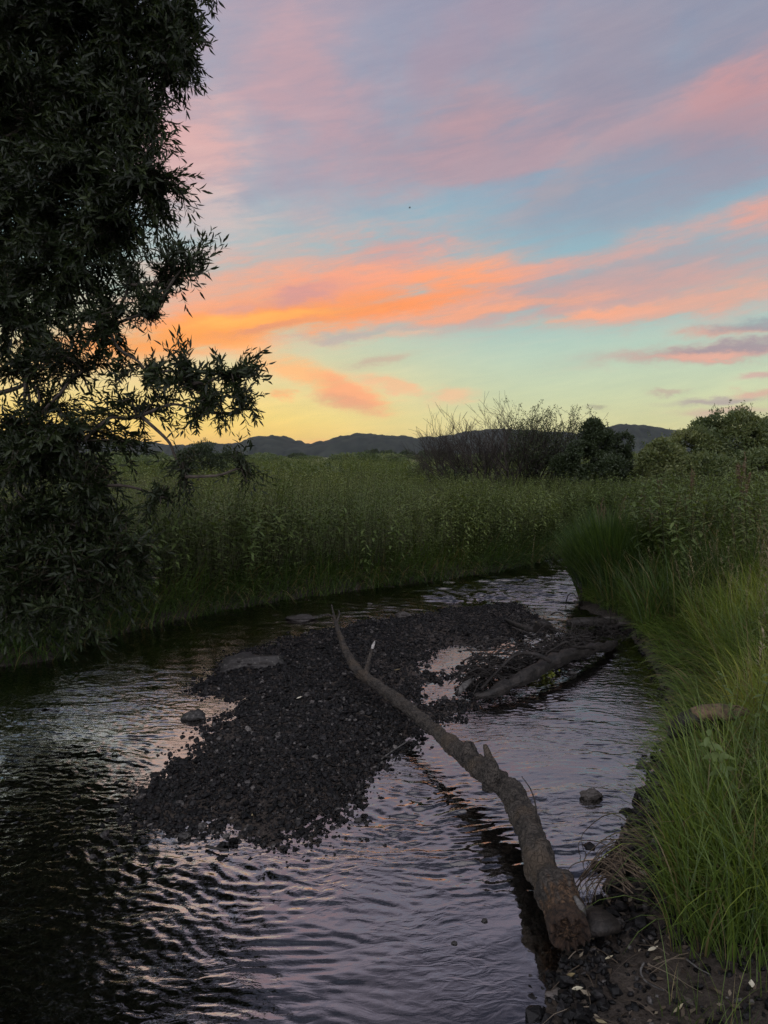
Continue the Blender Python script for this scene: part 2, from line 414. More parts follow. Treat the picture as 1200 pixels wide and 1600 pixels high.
def leaf_proto(length, width, fold=0.25, bend=0.2, c=0.5):
    """one lanceolate leaf along +x, folded at the midrib"""
    xs = np.array([0.0, .18, .45, .75, 1.0]); ws = np.array([0.08, .62, 1.0, .6, 0.0]) * width / 2
    mid = np.stack([xs * length, 0 * xs, -bend * length * xs ** 2], -1)
    lf = mid[1:4] + np.stack([0 * ws[1:4], ws[1:4], fold * ws[1:4]], -1); rt = mid[1:4] + np.stack([0 * ws[1:4], -ws[1:4], fold * ws[1:4]], -1)
    v = np.concatenate([mid, lf, rt])      # 0-4 mid, 5-7 left, 8-10 right
    q = np.array([[1, 2, 6, 5], [2, 3, 7, 6], [1, 8, 9, 2], [2, 9, 10, 3]])
    t = np.array([[0, 1, 5], [3, 4, 7], [0, 8, 1], [3, 10, 4]])
    return v, q, t, np.full(len(v), c)
def leaf_simple(length, width, bend=0.2, c=0.5):
    v = np.array([[0, 0, 0], [.42 * length, width / 2, -bend * length * .2], [length, 0, -bend * length], [.42 * length, -width / 2, -bend * length * .2]])
    return v, np.array([[0, 3, 2, 1]]), np.zeros((0, 3), int), np.full(4, c)
def merge(parts):
    v = []; q = []; t = []; c = []; n = 0
    for p in parts:
        v.append(p[0]); q.append(np.asarray(p[1]).reshape(-1, 4) + n); t.append(np.asarray(p[2]).reshape(-1, 3) + n); c.append(p[3]); n += len(p[0])
    return np.concatenate(v), np.concatenate(q), np.concatenate(t), np.concatenate(c)
def xf(p, M, T=(0, 0, 0)): return (p[0] @ np.asarray(M).T + np.asarray(T), p[1], p[2], p[3])
def rot(ax, a):
    c, s_ = cos(a), sin(a)
    return np.array({'x': [[1, 0, 0], [0, c, -s_], [0, s_, c]], 'y': [[c, 0, s_], [0, 1, 0], [-s_, 0, c]], 'z': [[c, -s_, 0], [s_, c, 0], [0, 0, 1]]}[ax])
def stem_proto(P, R, sides=3):
    g = Geo(); tube(g, P, R, sides, cap=False)
    return g.v[0].astype(float), g.q[0], np.zeros((0, 3), int), np.full(len(g.v[0]), -1.0)
def ico(sub):
    import bmesh
    bm = bmesh.new(); bmesh.ops.create_icosphere(bm, subdivisions=sub, radius=1.0)
    v = np.array([x.co[:] for x in bm.verts]); t = np.array([[x.index for x in f.verts] for f in bm.faces]); bm.free()
    return v, t

# ------------------------------------------------------------------ materials
def material(name):
    m = bpy.data.materials.new(name); m.use_nodes = True
    g = NT(m.node_tree); g.n.clear()
    out = g.new('ShaderNodeOutputMaterial')
    return m, g, out
def leaf_mat(name, stops, stem=(0.05, 0.04, 0.02), trans=0.35, rough=0.5, spec=0.35, tcol=(1.25, 1.2, 0.5)):
    m, g, out = material(name)
    at_ = g.new('ShaderNodeAttribute', attribute_name='tint')
    f = at_.outputs['Fac']
    c = g.ramp(f, stops)
    c = g.mix(g.m('LESS_THAN', f, -0.5), c, stem)
    p = g.new('ShaderNodeBsdfPrincipled'); g.put(p.inputs['Base Color'], c); p.inputs['Roughness'].default_value = rough; p.inputs['Specular IOR Level'].default_value = spec
    t = g.new('ShaderNodeBsdfTranslucent'); g.put(t.inputs[0], g.mix(1.0, c, tcol, 'MULTIPLY'))
    x = g.new('ShaderNodeMixShader'); x.inputs[0].default_value = trans
    g.l.new(p.outputs[0], x.inputs[1]); g.l.new(t.outputs[0], x.inputs[2]); g.l.new(x.outputs[0], out.inputs[0])
    return m
def bark_mat(name, dark, light, scale=14.0, moss=None, bump=0.6, stretch=0.35, rough=0.85):
    m, g, out = material(name)
    tc = g.new('ShaderNodeTexCoord')
    a = g.noise(tc.outputs['Object'], scale, 6.0, 0.65, 0.6)
    b = g.noise(tc.outputs['Object'], scale * 4, 4.0, 0.6)
    big = g.noise(tc.outputs['Object'], scale * 0.22, 3.0, 0.55)
    c = g.mix(g.smooth(a, 0.32, 0.66), dark, light)
    c = g.mix(g.m('MULTIPLY', g.smooth(b, 0.4, 0.75), 0.45), c, tuple(x * 0.35 for x in dark))
    if moss: c = g.mix(g.m('MULTIPLY', g.smooth(big, 0.5, 0.68), 0.8), c, moss)
    p = g.new('ShaderNodeBsdfPrincipled'); g.put(p.inputs['Base Color'], c); p.inputs['Roughness'].default_value = rough; p.inputs['Specular IOR Level'].default_value = 0.3
    bp = g.new('ShaderNodeBump'); bp.inputs['Strength'].default_value = bump; bp.inputs['Distance'].default_value = 0.012
    g.put(bp.inputs['Height'], g.m('ADD', a, g.m('MULTIPLY', b, 0.5))); g.l.new(bp.outputs[0], p.inputs['Normal']); g.l.new(p.outputs[0], out.inputs[0])
    return m

# ------------------------------------------------------------------ the stream in plan
pxs = lambda L, z=0.0: [at(x, y, z)[:2] for x, y in L]
LEFT = catmull(np.array([(-60, -14), (-26, -1.5), (-14, 3.4), (-8, 5.4)] + pxs([(0, 1042), (120, 1008), (250, 975), (400, 945), (560, 922), (700, 905), (800, 888), (880, 866), (915, 858)]) + [(6.8, 17.0), (10.5, 18.3), (16, 20.0), (30, 22.0)]), 8)
RIGHT = catmull(np.array([(30, 19.0), (16, 16.8), (10.5, 15.2), (6.8, 13.8), (4.4, 12.4), (3.3, 11.0), (2.75, 10.0)] + pxs([(912, 952), (965, 972), (990, 1000), (1030, 1065), (1042, 1130), (1022, 1200), (975, 1290), (940, 1370), (935, 1430), (880, 1490), (850, 1600)])
    + [(0.45, 1.75), (0.1, 1.25), (-1.2, 0.6), (-3.5, -0.2), (-9, -2.6), (-22, -8), (-56, -24)]), 8)
STREAM = np.concatenate([LEFT, RIGHT])
BAR = catmull(np.array(pxs([(800, 944), (832, 958), (842, 985), (812, 1004), (768, 1020), (752, 1046), (738, 1066), (742, 1092), (712, 1112), (690, 1124), (668, 1136), (640, 1152), (600, 1186), (560, 1222), (545, 1258), (505, 1288), (460, 1306), (418, 1322),
    (380, 1304), (335, 1290), (270, 1284), (205, 1272), (228, 1240), (262, 1208), (300, 1168), (345, 1132), (378, 1104), (360, 1086), (318, 1082), (300, 1070), (340, 1052), (372, 1024), (430, 1006), (490, 990), (560, 976), (640, 964), (720, 950)])), 6, True)
PUD1 = catmull(np.array(pxs([(652, 1054), (660, 1026), (692, 1012), (740, 1010), (792, 1006), (796, 1018), (748, 1029), (730, 1046), (702, 1055)])), 5, True)
PUD2 = catmull(np.array(pxs([(732, 1036), (752, 1016), (795, 998), (846, 984), (852, 1004), (800, 1028), (764, 1044), (735, 1058), (728, 1070), (735, 1082), (690, 1096), (645, 1094), (654, 1074), (690, 1062), (715, 1050)])), 5, True)
def ground_z(X, Y, detail=True):
    X = np.asarray(X, float); Y = np.asarray(Y, float)
    sh = X.shape; X = X.ravel(); Y = Y.ravel()
    Z = np.zeros(X.shape)
    near = (np.abs(X) < 40) & (Y > -16) & (Y < 40)
    s = np.full(X.shape, -30.0); s[near] = sdf(X[near], Y[near], STREAM)
    dl = np.full(X.shape, 20.0); dr = np.full(X.shape, 20.0)
    dl[near] = dist_line(X[near], Y[near], LEFT); dr[near] = dist_line(X[near], Y[near], RIGHT)
    jag = (fbm(X * 2.2, Y * 2.2, 4, 3) - .5) * 0.22
    land = np.maximum(-s + jag, 0)
    left = dl <= dr
    zl = 0.26 * (1 - np.exp(-land / 0.22)) + 0.30 * sstep(land, 0.6, 6)
    gentle = 1 - sstep(Y, 2.6, 3.8)
    zr = (1 - gentle) * (0.16 * (1 - np.exp(-land / 0.2)) + 0.34 * sstep(land, 0.15, 1.7)) + gentle * (0.07 * (1 - np.exp(-land / 0.15)) + 0.36 * sstep(land, 0.1, 2.2)) + 0.2 * sstep(land, 2, 9)
    Z = np.where(left, zl, zr)
    far = np.hypot(X, Y)
    Z = Z + (fbm(X * 0.6, Y * 0.6, 4, 21) - .5) * 0.16 * sstep(land, 0.3, 2)
    Z = Z + (fbm(X * 0.02, Y * 0.02, 3, 5) - .5) * 0.8 * sstep(far, 25, 90)
    if detail: Z = Z + (fbm(X * 9, Y * 9, 4, 8) - .5) * 0.05 * sstep(land, 0.0, 0.3) * (far < 30)
    wet = s > -0.3
    bed = -0.34 * (1 - np.exp(-np.maximum(s + jag * 0.5, 0) / 0.9)) + (fbm(X * 5, Y * 5, 3, 12) - .5) * 0.05
    b = np.full(X.shape, -9.0)
    m = near & (s > -0.2) & (np.abs(X) < 6) & (Y < 12)
    xm, ym = X[m], Y[m]
    sb = np.minimum(sdf(xm, ym, BAR), -np.maximum(sdf(xm, ym, PUD1), sdf(xm, ym, PUD2)) * 1.0)
    rag = (fbm(xm * 4.5, ym * 4.5, 5, 41, 0.52) - .5) * 0.26
    bz = np.where(sb + rag > 0, 0.075 * (1 - np.exp(-(sb + rag) / 0.34)) - 0.008, (sb + rag) * 0.09)
    if detail: bz = bz + (fbm(xm * 11, ym * 11, 4, 44, .6) - .5) * 0.034
    b[m] = bz
    Z = np.where(s + jag > 0, np.maximum(bed, b), Z)
    Z = np.where((s + jag <= 0) & (Z < b), b, Z)
    return Z.reshape(sh)
def stream_s(X, Y): return sdf(np.asarray(X, float), np.asarray(Y, float), STREAM)
def bar_s(X, Y): return np.minimum(sdf(X, Y, BAR), -np.maximum(sdf(X, Y, PUD1), sdf(X, Y, PUD2))) + (fbm(X * 4.5, Y * 4.5, 5, 41, 0.52) - .5) * 0.26

def axis(segs):
    out = [segs[0][0]]
    for a, b, h0, h1 in segs:
        x = a
        while x < b - 1e-6:
            t = (x - a) / (b - a); x = min(b, x + h0 + (h1 - h0) * t); out.append(x)
    return np.array(out)
def grid_mesh(name, xs, ys, zf, mat):
    X, Y = np.meshgrid(xs, ys); Z = zf(X, Y)
    g = Geo(); nx = len(xs)
    i = (np.arange(len(ys) - 1)[:, None] * nx + np.arange(nx - 1)[None, :])
    g.add(np.stack([X, Y, Z], -1), np.stack([i, i + 1, i + nx + 1, i + nx], -1))
    return g.build(name, mat)

# ground: earth, mud by the water, dark gravel under the stream
m, g, out = material("earth")
tc = g.new('ShaderNodeTexCoord')
n1 = g.noise(tc.outputs['Object'], 3.0, 6.0, 0.6); n2 = g.noise(tc.outputs['Object'], 45.0, 5.0, 0.65); n3 = g.noise(tc.outputs['Object'], 0.03, 4.0, 0.6)
sp = g.new('ShaderNodeSeparateXYZ'); g.l.new(tc.outputs['Object'], sp.inputs[0])
mud = g.mix(g.smooth(n2, 0.35, 0.7), (0.016, 0.013, 0.011), (0.05, 0.041, 0.034))
mud = g.mix(g.m('MULTIPLY', g.smooth(n1, 0.45, 0.7), 0.5), mud, (0.06, 0.048, 0.036))
turf = g.mix(g.smooth(n1, 0.35, 0.65), (0.03, 0.035, 0.012), (0.055, 0.06, 0.02))
field = g.mix(g.smooth(n3, 0.35, 0.65), (0.10, 0.12, 0.04), (0.16, 0.165, 0.07))
bedc = g.mix(g.smooth(n2, 0.4, 0.62), (0.02, 0.016, 0.013), (0.15, 0.112, 0.09))
c = g.mix(g.smooth(sp.outputs[2], 0.14, 0.34), mud, turf)
c = g.mix(g.smooth(sp.outputs[2], -0.03, 0.0), bedc, c)
c = g.mix(g.smooth(sp.outputs[1], 40.0, 90.0), c, field)
p = g.new('ShaderNodeBsdfPrincipled'); g.put(p.inputs['Base Color'], c)
g.put(p.inputs['Roughness'], g.smooth(sp.outputs[2], 0.0, 0.14, 0.5, 0.92)); p.inputs['Specular IOR Level'].default_value = 0.22
bp = g.new('ShaderNodeBump'); bp.inputs['Strength'].default_value = 0.8; bp.inputs['Distance'].default_value = 0.02
g.put(bp.inputs['Height'], n2); g.l.new(bp.outputs[0], p.inputs['Normal']); g.l.new(p.outputs[0], out.inputs[0])
EARTH = m
gx = axis([(-6000, -400, 500, 150), (-400, -40, 40, 4), (-40, -6, 2.0, 0.3), (-6, -3.5, 0.14, 0.05), (-3.5, 3.8, 0.035, 0.035), (3.8, 7, 0.06, 0.15), (7, 40, 0.3, 2), (40, 400, 4, 40), (400, 6000, 150, 500)])
gy = axis([(-400, -20, 60, 3), (-20, 1.6, 1.5, 0.08), (1.6, 10.0, 0.032, 0.045), (10, 17, 0.06, 0.12), (17, 45, 0.3, 1.2), (45, 300, 2, 20), (300, 7000, 40, 500)])
tag(grid_mesh("ground", gx, gy, ground_z, EARTH), "dark muddy earth of the stream banks and the flat meadow beyond", "ground", kind='structure')

# ------------------------------------------------------------------ water
def wave_field(n, size, lam0, bw, kdir, spread, seed, choppy=0.0):
    r = np.random.default_rng(seed)
    k = np.fft.fftfreq(n, size / n) ; KX, KY = np.meshgrid(k, k); K = np.hypot(KX, KY) + 1e-9
    th = np.arctan2(KY, KX)
    d = np.abs((th - kdir + pi / 2) % pi - pi / 2)
    A = np.exp(-(np.log(K * lam0) / bw) ** 2) * np.exp(-(d / spread) ** 2) / K ** 0.6
    F = A * np.exp(2j * pi * r.random((n, n)))
    h = np.fft.ifft2(F).real
    # unit rms slope
    gy_, gx_ = np.gradient(h, size / n)
    return h / sqrt((gx_ ** 2 + gy_ ** 2).mean())
def sample(F, size, X, Y):
    n = F.shape[0]; u = (X / size % 1) * n; v = (Y / size % 1) * n
    i = np.floor(u).astype(int); j = np.floor(v).astype(int); fu = u - i; fv = v - j
    i %= n; j %= n; i2 = (i + 1) % n; j2 = (j + 1) % n
    return (F[j, i] * (1 - fu) + F[j, i2] * fu) * (1 - fv) + (F[j2, i] * (1 - fu) + F[j2, i2] * fu) * fv
WF_A = wave_field(1024, 7.3, 0.066, 0.6, radians(84), 0.65, 2)    # ordered ripples, crests across the view
WF_B = wave_field(1024, 6.1, 0.062, 0.65, radians(60), 1.1, 3)     # confused chop
WF_D = wave_field(512, 8.3, 0.26, 0.5, radians(80), 0.8, 7)     # broader ripples of the far reach
WF_C = wave_field(512, 9.7, 0.34, 0.5, radians(100), 1.2, 4)     # slow swell of the current
def zone(X, Y, px, py, rx, ry):
    """soft patch centred where the photo shows (px,py); radii in metres"""
    c = at(px, py); return np.exp(-((X - c[0]) / rx) ** 2 - ((Y - c[1]) / ry) ** 2)
def water_z(X, Y):
    wx = X + (fbm(X * 1.1, Y * 1.1, 2, 61) - .5) * 0.5; wy = Y + (fbm(X * 1.1 + 40, Y * 1.1, 2, 62) - .5) * 0.5
    patch = 0.45 + 1.1 * sstep(fbm(X * 0.8, Y * 0.8, 3, 66), 0.3, 0.7)
    a = 0.055 + 0.065 * zone(X, Y, 520, 1400, 1.3, 0.9) + 0.08 * zone(X, Y, 860, 1130, 1.3, 1.6) + 0.09 * zone(X, Y, 600, 1290, 0.7, 0.6) + 0.12 * zone(X, Y, 850, 900, 3, 3)
    b = 0.045 + 0.11 * zone(X, Y, 60, 1180, 1.6, 1.8) + 0.06 * zone(X, Y, 150, 1330, 0.9, 0.6) + 0.12 * zone(X, Y, 450, 950, 2.6, 1.3) + 0.08 * zone(X, Y, 850, 890, 3, 3) + 0.05 * zone(X, Y, 350, 1450, 1.0, 0.6) + 0.05 * zone(X, Y, 950, 1040, 0.8, 0.8)
    calm = 1 - 0.85 * zone(X, Y, 330, 1130, 0.26, 0.6) - 0.6 * zone(X, Y, 270, 1300, 0.5, 0.22) - 0.80 * zone(X, Y, 740, 1570, 0.85, 0.75) - 0.5 * zone(X, Y, 930, 1240, 0.45, 0.7)
    pud = np.zeros(X.shape); mk = (np.abs(X) < 6) & (Y > 1) & (Y < 12)
    bs = np.full(X.shape, -3.0); bs[mk] = sdf(X[mk], Y[mk], BAR)
    calm = np.clip(calm, 0.06, 1) * (0.12 + 0.88 * sstep(-bs, 0.0, 0.35))
    h = a * calm * sample(WF_A, 7.3, wx, wy) + b * calm * sample(WF_B, 6.1, wx, wy) + 0.028 * np.clip(calm + .1, 0, 1) * sample(WF_C, 9.7, wx, wy)
    h = h + (0.025 + 0.135 * sstep(Y, 6.5, 10)) * np.clip(calm, 0, 1) * sample(WF_D, 8.3, wx, wy)
    h = h * patch * (bs < 0)
    return np.where(h > 0, h * 1.12, h * 0.9)
m, g, out = material("stream_water")
tc = g.new('ShaderNodeTexCoord')
sp = g.new('ShaderNodeSeparateXYZ'); g.l.new(tc.outputs['Object'], sp.inputs[0])
wob = g.noise(tc.outputs['Object'], 1.3, 2.0)
vx = g.m('MULTIPLY', sp.outputs[0], 11.0); vy = g.m('MULTIPLY_ADD', wob, 9.0, g.m('MULTIPLY', sp.outputs[1], 26.0))
na = g.noise(g.xyz(vx, vy, 0.0), 1.0, 2.5, 0.5, 0.9)
patch = g.smooth(g.noise(tc.outputs['Object'], 1.1, 2.0, 0.5), 0.40, 0.62, 0.25, 1.0)
bp = g.new('ShaderNodeBump'); g.put(bp.inputs['Strength'], g.m('MULTIPLY', g.m('MULTIPLY', patch, 0.42), g.smooth(g.m('ADD', sp.outputs[1], g.m('MULTIPLY', sp.outputs[0], -.35)), 2.2, 3.2, 0.3, 1.0))); bp.inputs['Distance'].default_value = 0.012; g.put(bp.inputs['Height'], na)
fr = g.new('ShaderNodeFresnel'); fr.inputs['IOR'].default_value = WATER_IOR; g.l.new(bp.outputs[0], fr.inputs['Normal'])
gl = g.new('ShaderNodeBsdfGlossy'); gl.inputs['Roughness'].default_value = 0.04; g.put(gl.inputs['Color'], (0.99, 0.97, 0.95)); g.l.new(bp.outputs[0], gl.inputs['Normal'])
tr = g.new('ShaderNodeBsdfTransparent'); g.put(tr.inputs[0], (0.80, 0.75, 0.70))
x = g.new('ShaderNodeMixShader'); g.l.new(fr.outputs[0], x.inputs[0]); g.l.new(tr.outputs[0], x.inputs[1]); g.l.new(gl.outputs[0], x.inputs[2]); g.l.new(x.outputs[0], out.inputs[0])
wxs = axis([(-30, -5, 1.2, 0.06), (-5, -3.2, 0.025, 0.016), (-3.2, 3.6, 0.014, 0.014), (3.6, 6.5, 0.018, 0.03), (6.5, 9, 0.04, 0.15), (9, 30, 0.2, 2)])
wys = axis([(-14, 1.6, 1.0, 0.05), (1.6, 6.0, 0.012, 0.016), (6, 9.5, 0.016, 0.022), (9.5, 15.5, 0.024, 0.04), (15.5, 24, 0.06, 0.5)])
tag(grid_mesh("water", wxs, wys, water_z, m), "shallow rippled stream reflecting the sunset sky", "water", kind='structure')
# ------------------------------------------------------------------ hills and far country
def profile(pts, U):
    p = np.array(pts, float); return np.interp(U, p[:, 0], p[:, 1])
def ridge(name, dist, depth, pts, mat, canopy, seed, label):
    """a wooded ridge: pts give (photo column, height in metres); real relief with tree crowns on it"""
    xs = np.arange((-900 - 600) / FPX * dist, (2100 - 600) / FPX * dist, canopy * 0.55); ys = np.linspace(dist - depth, dist + depth, 34)
    X, Y = np.meshgrid(xs, ys)
    H = profile(pts, X / dist * FPX + 600)
    t = (Y - dist) / depth
    Z = H * np.clip(1 - t * t, 0, 1) ** 0.8 * (0.9 + 0.2 * fbm(X / 260, Y / 260, 4, seed))
    cr = fbm(X / canopy, Y / canopy, 3, seed + 3, 0.6)
    Z = Z + canopy * 0.9 * (cr - 0.45) * sstep(Z, 1, 8) + canopy * 0.8 * np.maximum(fbm(X / canopy / 5, Y / canopy / 5, 2, seed + 9) - .55, 0) * sstep(Z, 1, 8) * 3
    Z = np.where(np.abs(t) > 0.999, -3, Z)
    g = Geo(); nx = len(xs); i = (np.arange(len(ys) - 1)[:, None] * nx + np.arange(nx - 1)[None, :])
    g.add(np.stack([X, Y, Z], -1), np.stack([i, i + 1, i + nx + 1, i + nx], -1), None, np.clip(cr, 0, 1).ravel())
    o = g.build(name, mat); tag(o, label, "hills", kind='structure'); return o
HILL = leaf_mat("wooded_slope", [(0.25, (0.010, 0.014, 0.012)), (0.75, (0.032, 0.038, 0.028))], trans=0.0, rough=0.9, spec=0.1)
hm = lambda dist, rows: [(x, 2.0 + (714 - y) / FPX * dist) for x, y in rows]
ridge("hills", 3300, 500, hm(3300, [(-900, 690), (0, 688), (180, 692), (230, 690), (262, 696), (330, 700), (420, 700), (600, 700), (2100, 700)]), HILL, 17, 31, "pale distant wooded hill low on the horizon behind the willow")
ridge("hills", 2300, 400, hm(2300, [(-900, 700), (250, 702), (330, 698), (395, 692), (425, 684), (440, 683), (462, 692), (492, 697), (530, 686), (560, 681), (600, 681), (650, 686), (690, 684), (730, 674), (765, 671), (800, 672), (850, 678), (900, 680), (935, 674), (965, 666), (985, 668), (1010, 672), (1060, 674), (1120, 682), (1200, 690), (1400, 696), (2100, 700)]), HILL, 13, 57, "dark wooded ridge across the horizon with a hump behind the bare tree")

# ------------------------------------------------------------------ leaf clouds and bare branches
def blob_points(n, blobs, shell=0.55, r=None):
    """points through a cluster of ellipsoids (cx,cy,cz,rx,ry,rz), thicker towards the outside, with outward directions"""
    b = np.array(blobs, float); w = (b[:, 3] * b[:, 5]) ; w = w / w.sum()
    k = rng.choice(len(b), n, p=w)
    d = unit(rng.normal(size=(n, 3))); d[:, 2] = np.where(d[:, 2] < -0.35, -d[:, 2], d[:, 2])
    rad = shell + (1 - shell) * rng.random(n) ** 0.7
    rad = rad * (0.86 + 0.28 * vnoise(d[:, 0] * 3.1 + b[k, 0] * 9, d[:, 2] * 3.1 + d[:, 1] * 2, 77))
    return b[k, :3] + d * rad[:, None] * b[k, 3:6], d
def ragged(blobs, n, lo=.25, hi=.5):
    out = list(blobs)
    for i in range(n):
        b = random.choice(blobs); d = np.array([random.gauss(0, 1), random.gauss(-.3, .7), abs(random.gauss(.4, .7))]); d /= np.linalg.norm(d); f = random.uniform(lo, hi)
        out.append((b[0] + d[0] * b[3] * .92, b[1] + d[1] * b[4] * .92, b[2] + d[2] * b[5] * .92, b[3] * f, b[4] * f, b[5] * f * random.uniform(.8, 1.4)))
    return out
def leaf_cloud(geo, n, blobs, length, width, shell=0.5, seed=0, droop=0.2, tint=(0.5, 0.5)):
    P, d = blob_points(n, blobs, shell)
    keep = fbm(P[:, 0] * 1.9 + seed, P[:, 2] * 2.2 + P[:, 1], 3, seed) > 0.36
    P = P[keep]; d = d[keep]; n = len(P)
    D = unit(d * 0.9 + rng.normal(size=(n, 3)) * 0.7 + np.array([0, 0, -droop]))
    M = frames(D, rng.random(n) * 6.28)
    M = np.stack([M[..., 2], M[..., 0], M[..., 1]], -1) * (0.7 + 0.6 * rng.random(n))[:, None, None]
    ti = tint[0] + (rng.random(n) - .5) * tint[1] + (fbm(P[:, 0] * 1.1, P[:, 2] * 1.1, 2, seed + 4) - .5) * 0.8
    geo.inst(leaf_simple(length, width), M, P, np.clip(ti, 0, 1))
def grow(geo, p, d, length, r, depth, spread=0.5, up=0.15, kids=(2, 3), sides=5, ends=None, wob=0.12):
    """a branching bare limb"""
    n = 5; P = [np.array(p)]; d = np.array(d, float); d /= np.linalg.norm(d)
    for i in range(n):
        d = d + np.array([random.gauss(0, wob), random.gauss(0, wob), random.gauss(0, wob) + up * 0.2]); d /= np.linalg.norm(d)
        P.append(P[-1] + d * length / n)
    tube(geo, P, np.linspace(r, r * 0.6, n + 1), sides, cap=False)
    if depth == 0:
        if ends is not None: ends.append((P[-1], d))
        return
    for k in range(random.randint(*kids)):
        t = random.choice([2, 3, 4, 5, 5]); a = np.array([random.gauss(0, spread), random.gauss(0, spread), random.gauss(up, spread * 0.6)])
        nd = d + a
        grow(geo, P[t], nd, length * random.uniform(0.55, 0.85), max(.0055, r * random.uniform(0.52, 0.66)), depth - 1, spread, up, kids, max(3, sides - 1), ends, wob)

DARKBARK = bark_mat("dark_bark", (0.02, 0.016, 0.012), (0.05, 0.042, 0.034), 10, bump=0.4)
BUSHLEAF = leaf_mat("bush_leaf", [(0.0, (0.03, 0.045, 0.018)), (0.5, (0.075, 0.105, 0.04)), (1.0, (0.15, 0.17, 0.065))], trans=0.3)
DARKLEAF = leaf_mat("dark_bush_leaf", [(0.0, (0.018, 0.028, 0.012)), (0.6, (0.04, 0.058, 0.024)), (1.0, (0.075, 0.09, 0.04))], trans=0.25)
def bw(px, py, rx, ry, D, deep=0.9):
    c = atd(px, py, D); k = D / FPX
    return (c[0], c[1], c[2], rx * k, rx * k * deep, ry * k)
# big willow bush on the right
D = 22.0; base = atd(1160, 742, D)
t = thing("willow_bush", "big rounded grey green bush at the right edge above the meadow", "bush", (base[0], D, 0.6))
g = Geo(); BL = [bw(1150, 700, 62, 58, D), bw(1085, 716, 48, 48, D - .4), bw(1032, 728, 36, 40, D - 1), bw(1215, 706, 60, 56, D + .5), bw(1290, 700, 70, 60, D + 1), bw(1180, 745, 90, 40, D - 1.2), bw(1010, 742, 20, 30, D - 1.2), bw(1100, 748, 60, 40, D - 1.6), bw(1380, 712, 70, 56, D + 1)]
leaf_cloud(g, 100000, ragged(BL, 18, .2, .34), 0.10, 0.042, 0.6, 3, 0.1, (0.75, 0.5))
for i in range(90):      # shoots that break the outline
    P, d = blob_points(1, BL[:5], 0.95); 
    if d[0, 2] < 0.2: continue
    q = P[0] + np.array([d[0, 0] * .2, d[0, 1] * .2, 0.3]) * random.uniform(.4, 1.1)
    kk = 14; tt = rng.random(kk); L = P[0] + (q - P[0]) * tt[:, None] + rng.normal(size=(kk, 3)) * 0.03
    M = frames(unit(rng.normal(size=(kk, 3)) + np.array([0, 0, .8])), rng.random(kk) * 6); M = np.stack([M[..., 2], M[..., 0], M[..., 1]], -1)
    g.inst(leaf_simple(0.09, 0.028), M, L, rng.random(kk) * 0.5 + .2)
g.build("crown", BUSHLEAF, t)
g = Geo()
for i in range(9): grow(g, (base[0] + random.uniform(-1.5, 1.5), D + random.uniform(-.5, .5), 0.5), (random.gauss(0, .5), random.gauss(0, .3), 1), 0.9, 0.05, 2, 0.45)
g.build("trunk", DARKBARK, t)
# bare, half-dead tree in the middle
D = 24.0; k = D / FPX; base = atd(770, 752, D)
t = thing("bare_tree", "wide bare tree with thin leafless twigs against the yellow horizon", "tree", (base[0], D, 0.6))
g = Geo(); ends = []
for bx, lo, hi, cnt in [(728, -1.25, .2, 11), (760, -.8, .5, 9), (792, -.4, .6, 9), (826, -.3, .9, 10), (850, -.1, 1.0, 6)]:
    for i in range(cnt):
        p = atd(bx + random.gauss(0, 7), 754, D + random.uniform(-.8, .8)); lean = random.uniform(lo, hi)
        grow(g, (p[0], p[1], 0.4), (lean, random.gauss(0, .3), 1), random.uniform(1.05, 1.45) * (1 - .10 * abs(lean)), random.uniform(.024, .042), 4, 0.40, 0.10, (2, 4), 5, ends, 0.10)
g.build("trunk", DARKBARK, t)
g = Geo()
E = np.array([e[0] for e in ends]); ed = np.array([e[1] for e in ends])
sel = np.where((E[:, 0] > atd(790, 700, D)[0]))[0]; sel = np.repeat(sel, 6)
M = frames(unit(ed[sel] + rng.normal(size=(len(sel), 3)) * .8), rng.random(len(sel)) * 6); M = np.stack([M[..., 2], M[..., 0], M[..., 1]], -1)
g.inst(leaf_simple(0.06, 0.03), M, E[sel] - ed[sel] * (rng.random(len(sel)) * .25)[:, None] + rng.normal(size=(len(sel), 3)) * 0.03, rng.random(len(sel)))
leaf_cloud(g, 2500, [bw(770, 738, 66, 30, D), bw(830, 730, 50, 36, D), bw(860, 720, 32, 32, D + .4), bw(720, 745, 46, 18, D - .3)], 0.08, 0.035, 0.2, 9, 0.1, (0.3, 0.4))
g.build("crown", DARKLEAF, t)
# dark round bush beside it
D = 22.5; base = atd(938, 752, D)
t = thing("dark_bush", "dark rounded bush between the bare tree and the big grey green bush", "bush", (base[0], D, 0.6))
g = Geo(); leaf_cloud(g, 46000, ragged([bw(936, 708, 36, 36, D), bw(915, 722, 32, 34, D - .3), bw(960, 722, 28, 38, D), bw(938, 745, 50, 30, D - .4), bw(893, 738, 26, 24, D)], 26, .25, .55), 0.085, 0.036, 0.45, 13, 0.0, (0.4, 0.4))
for px, top in [(934, 652), (950, 660), (922, 668), (968, 676), (905, 684)]:
    a = np.array(atd(px, top + 30, D)); b_ = np.array(atd(px + random.uniform(-3, 3), top, D)); kk = 60; tt = rng.random(kk) ** .8
    L = a + (b_ - a) * tt[:, None] + rng.normal(size=(kk, 3)) * 0.05 * (1.2 - tt[:, None])
    M = frames(unit(rng.normal(size=(kk, 3)) + np.array([0, 0, .9])), rng.random(kk) * 6); M = np.stack([M[..., 2], M[..., 0], M[..., 1]], -1)
    g.inst(leaf_simple(0.08, 0.03), M, L, rng.random(kk) * .4)
g.build("crown", DARKLEAF, t)
g = Geo()
for i in range(6): grow(g, (base[0] + random.uniform(-.4, .4), D, 0.5), (random.gauss(0, .4), random.gauss(0, .3), 1), 0.8, 0.05, 1, 0.4)
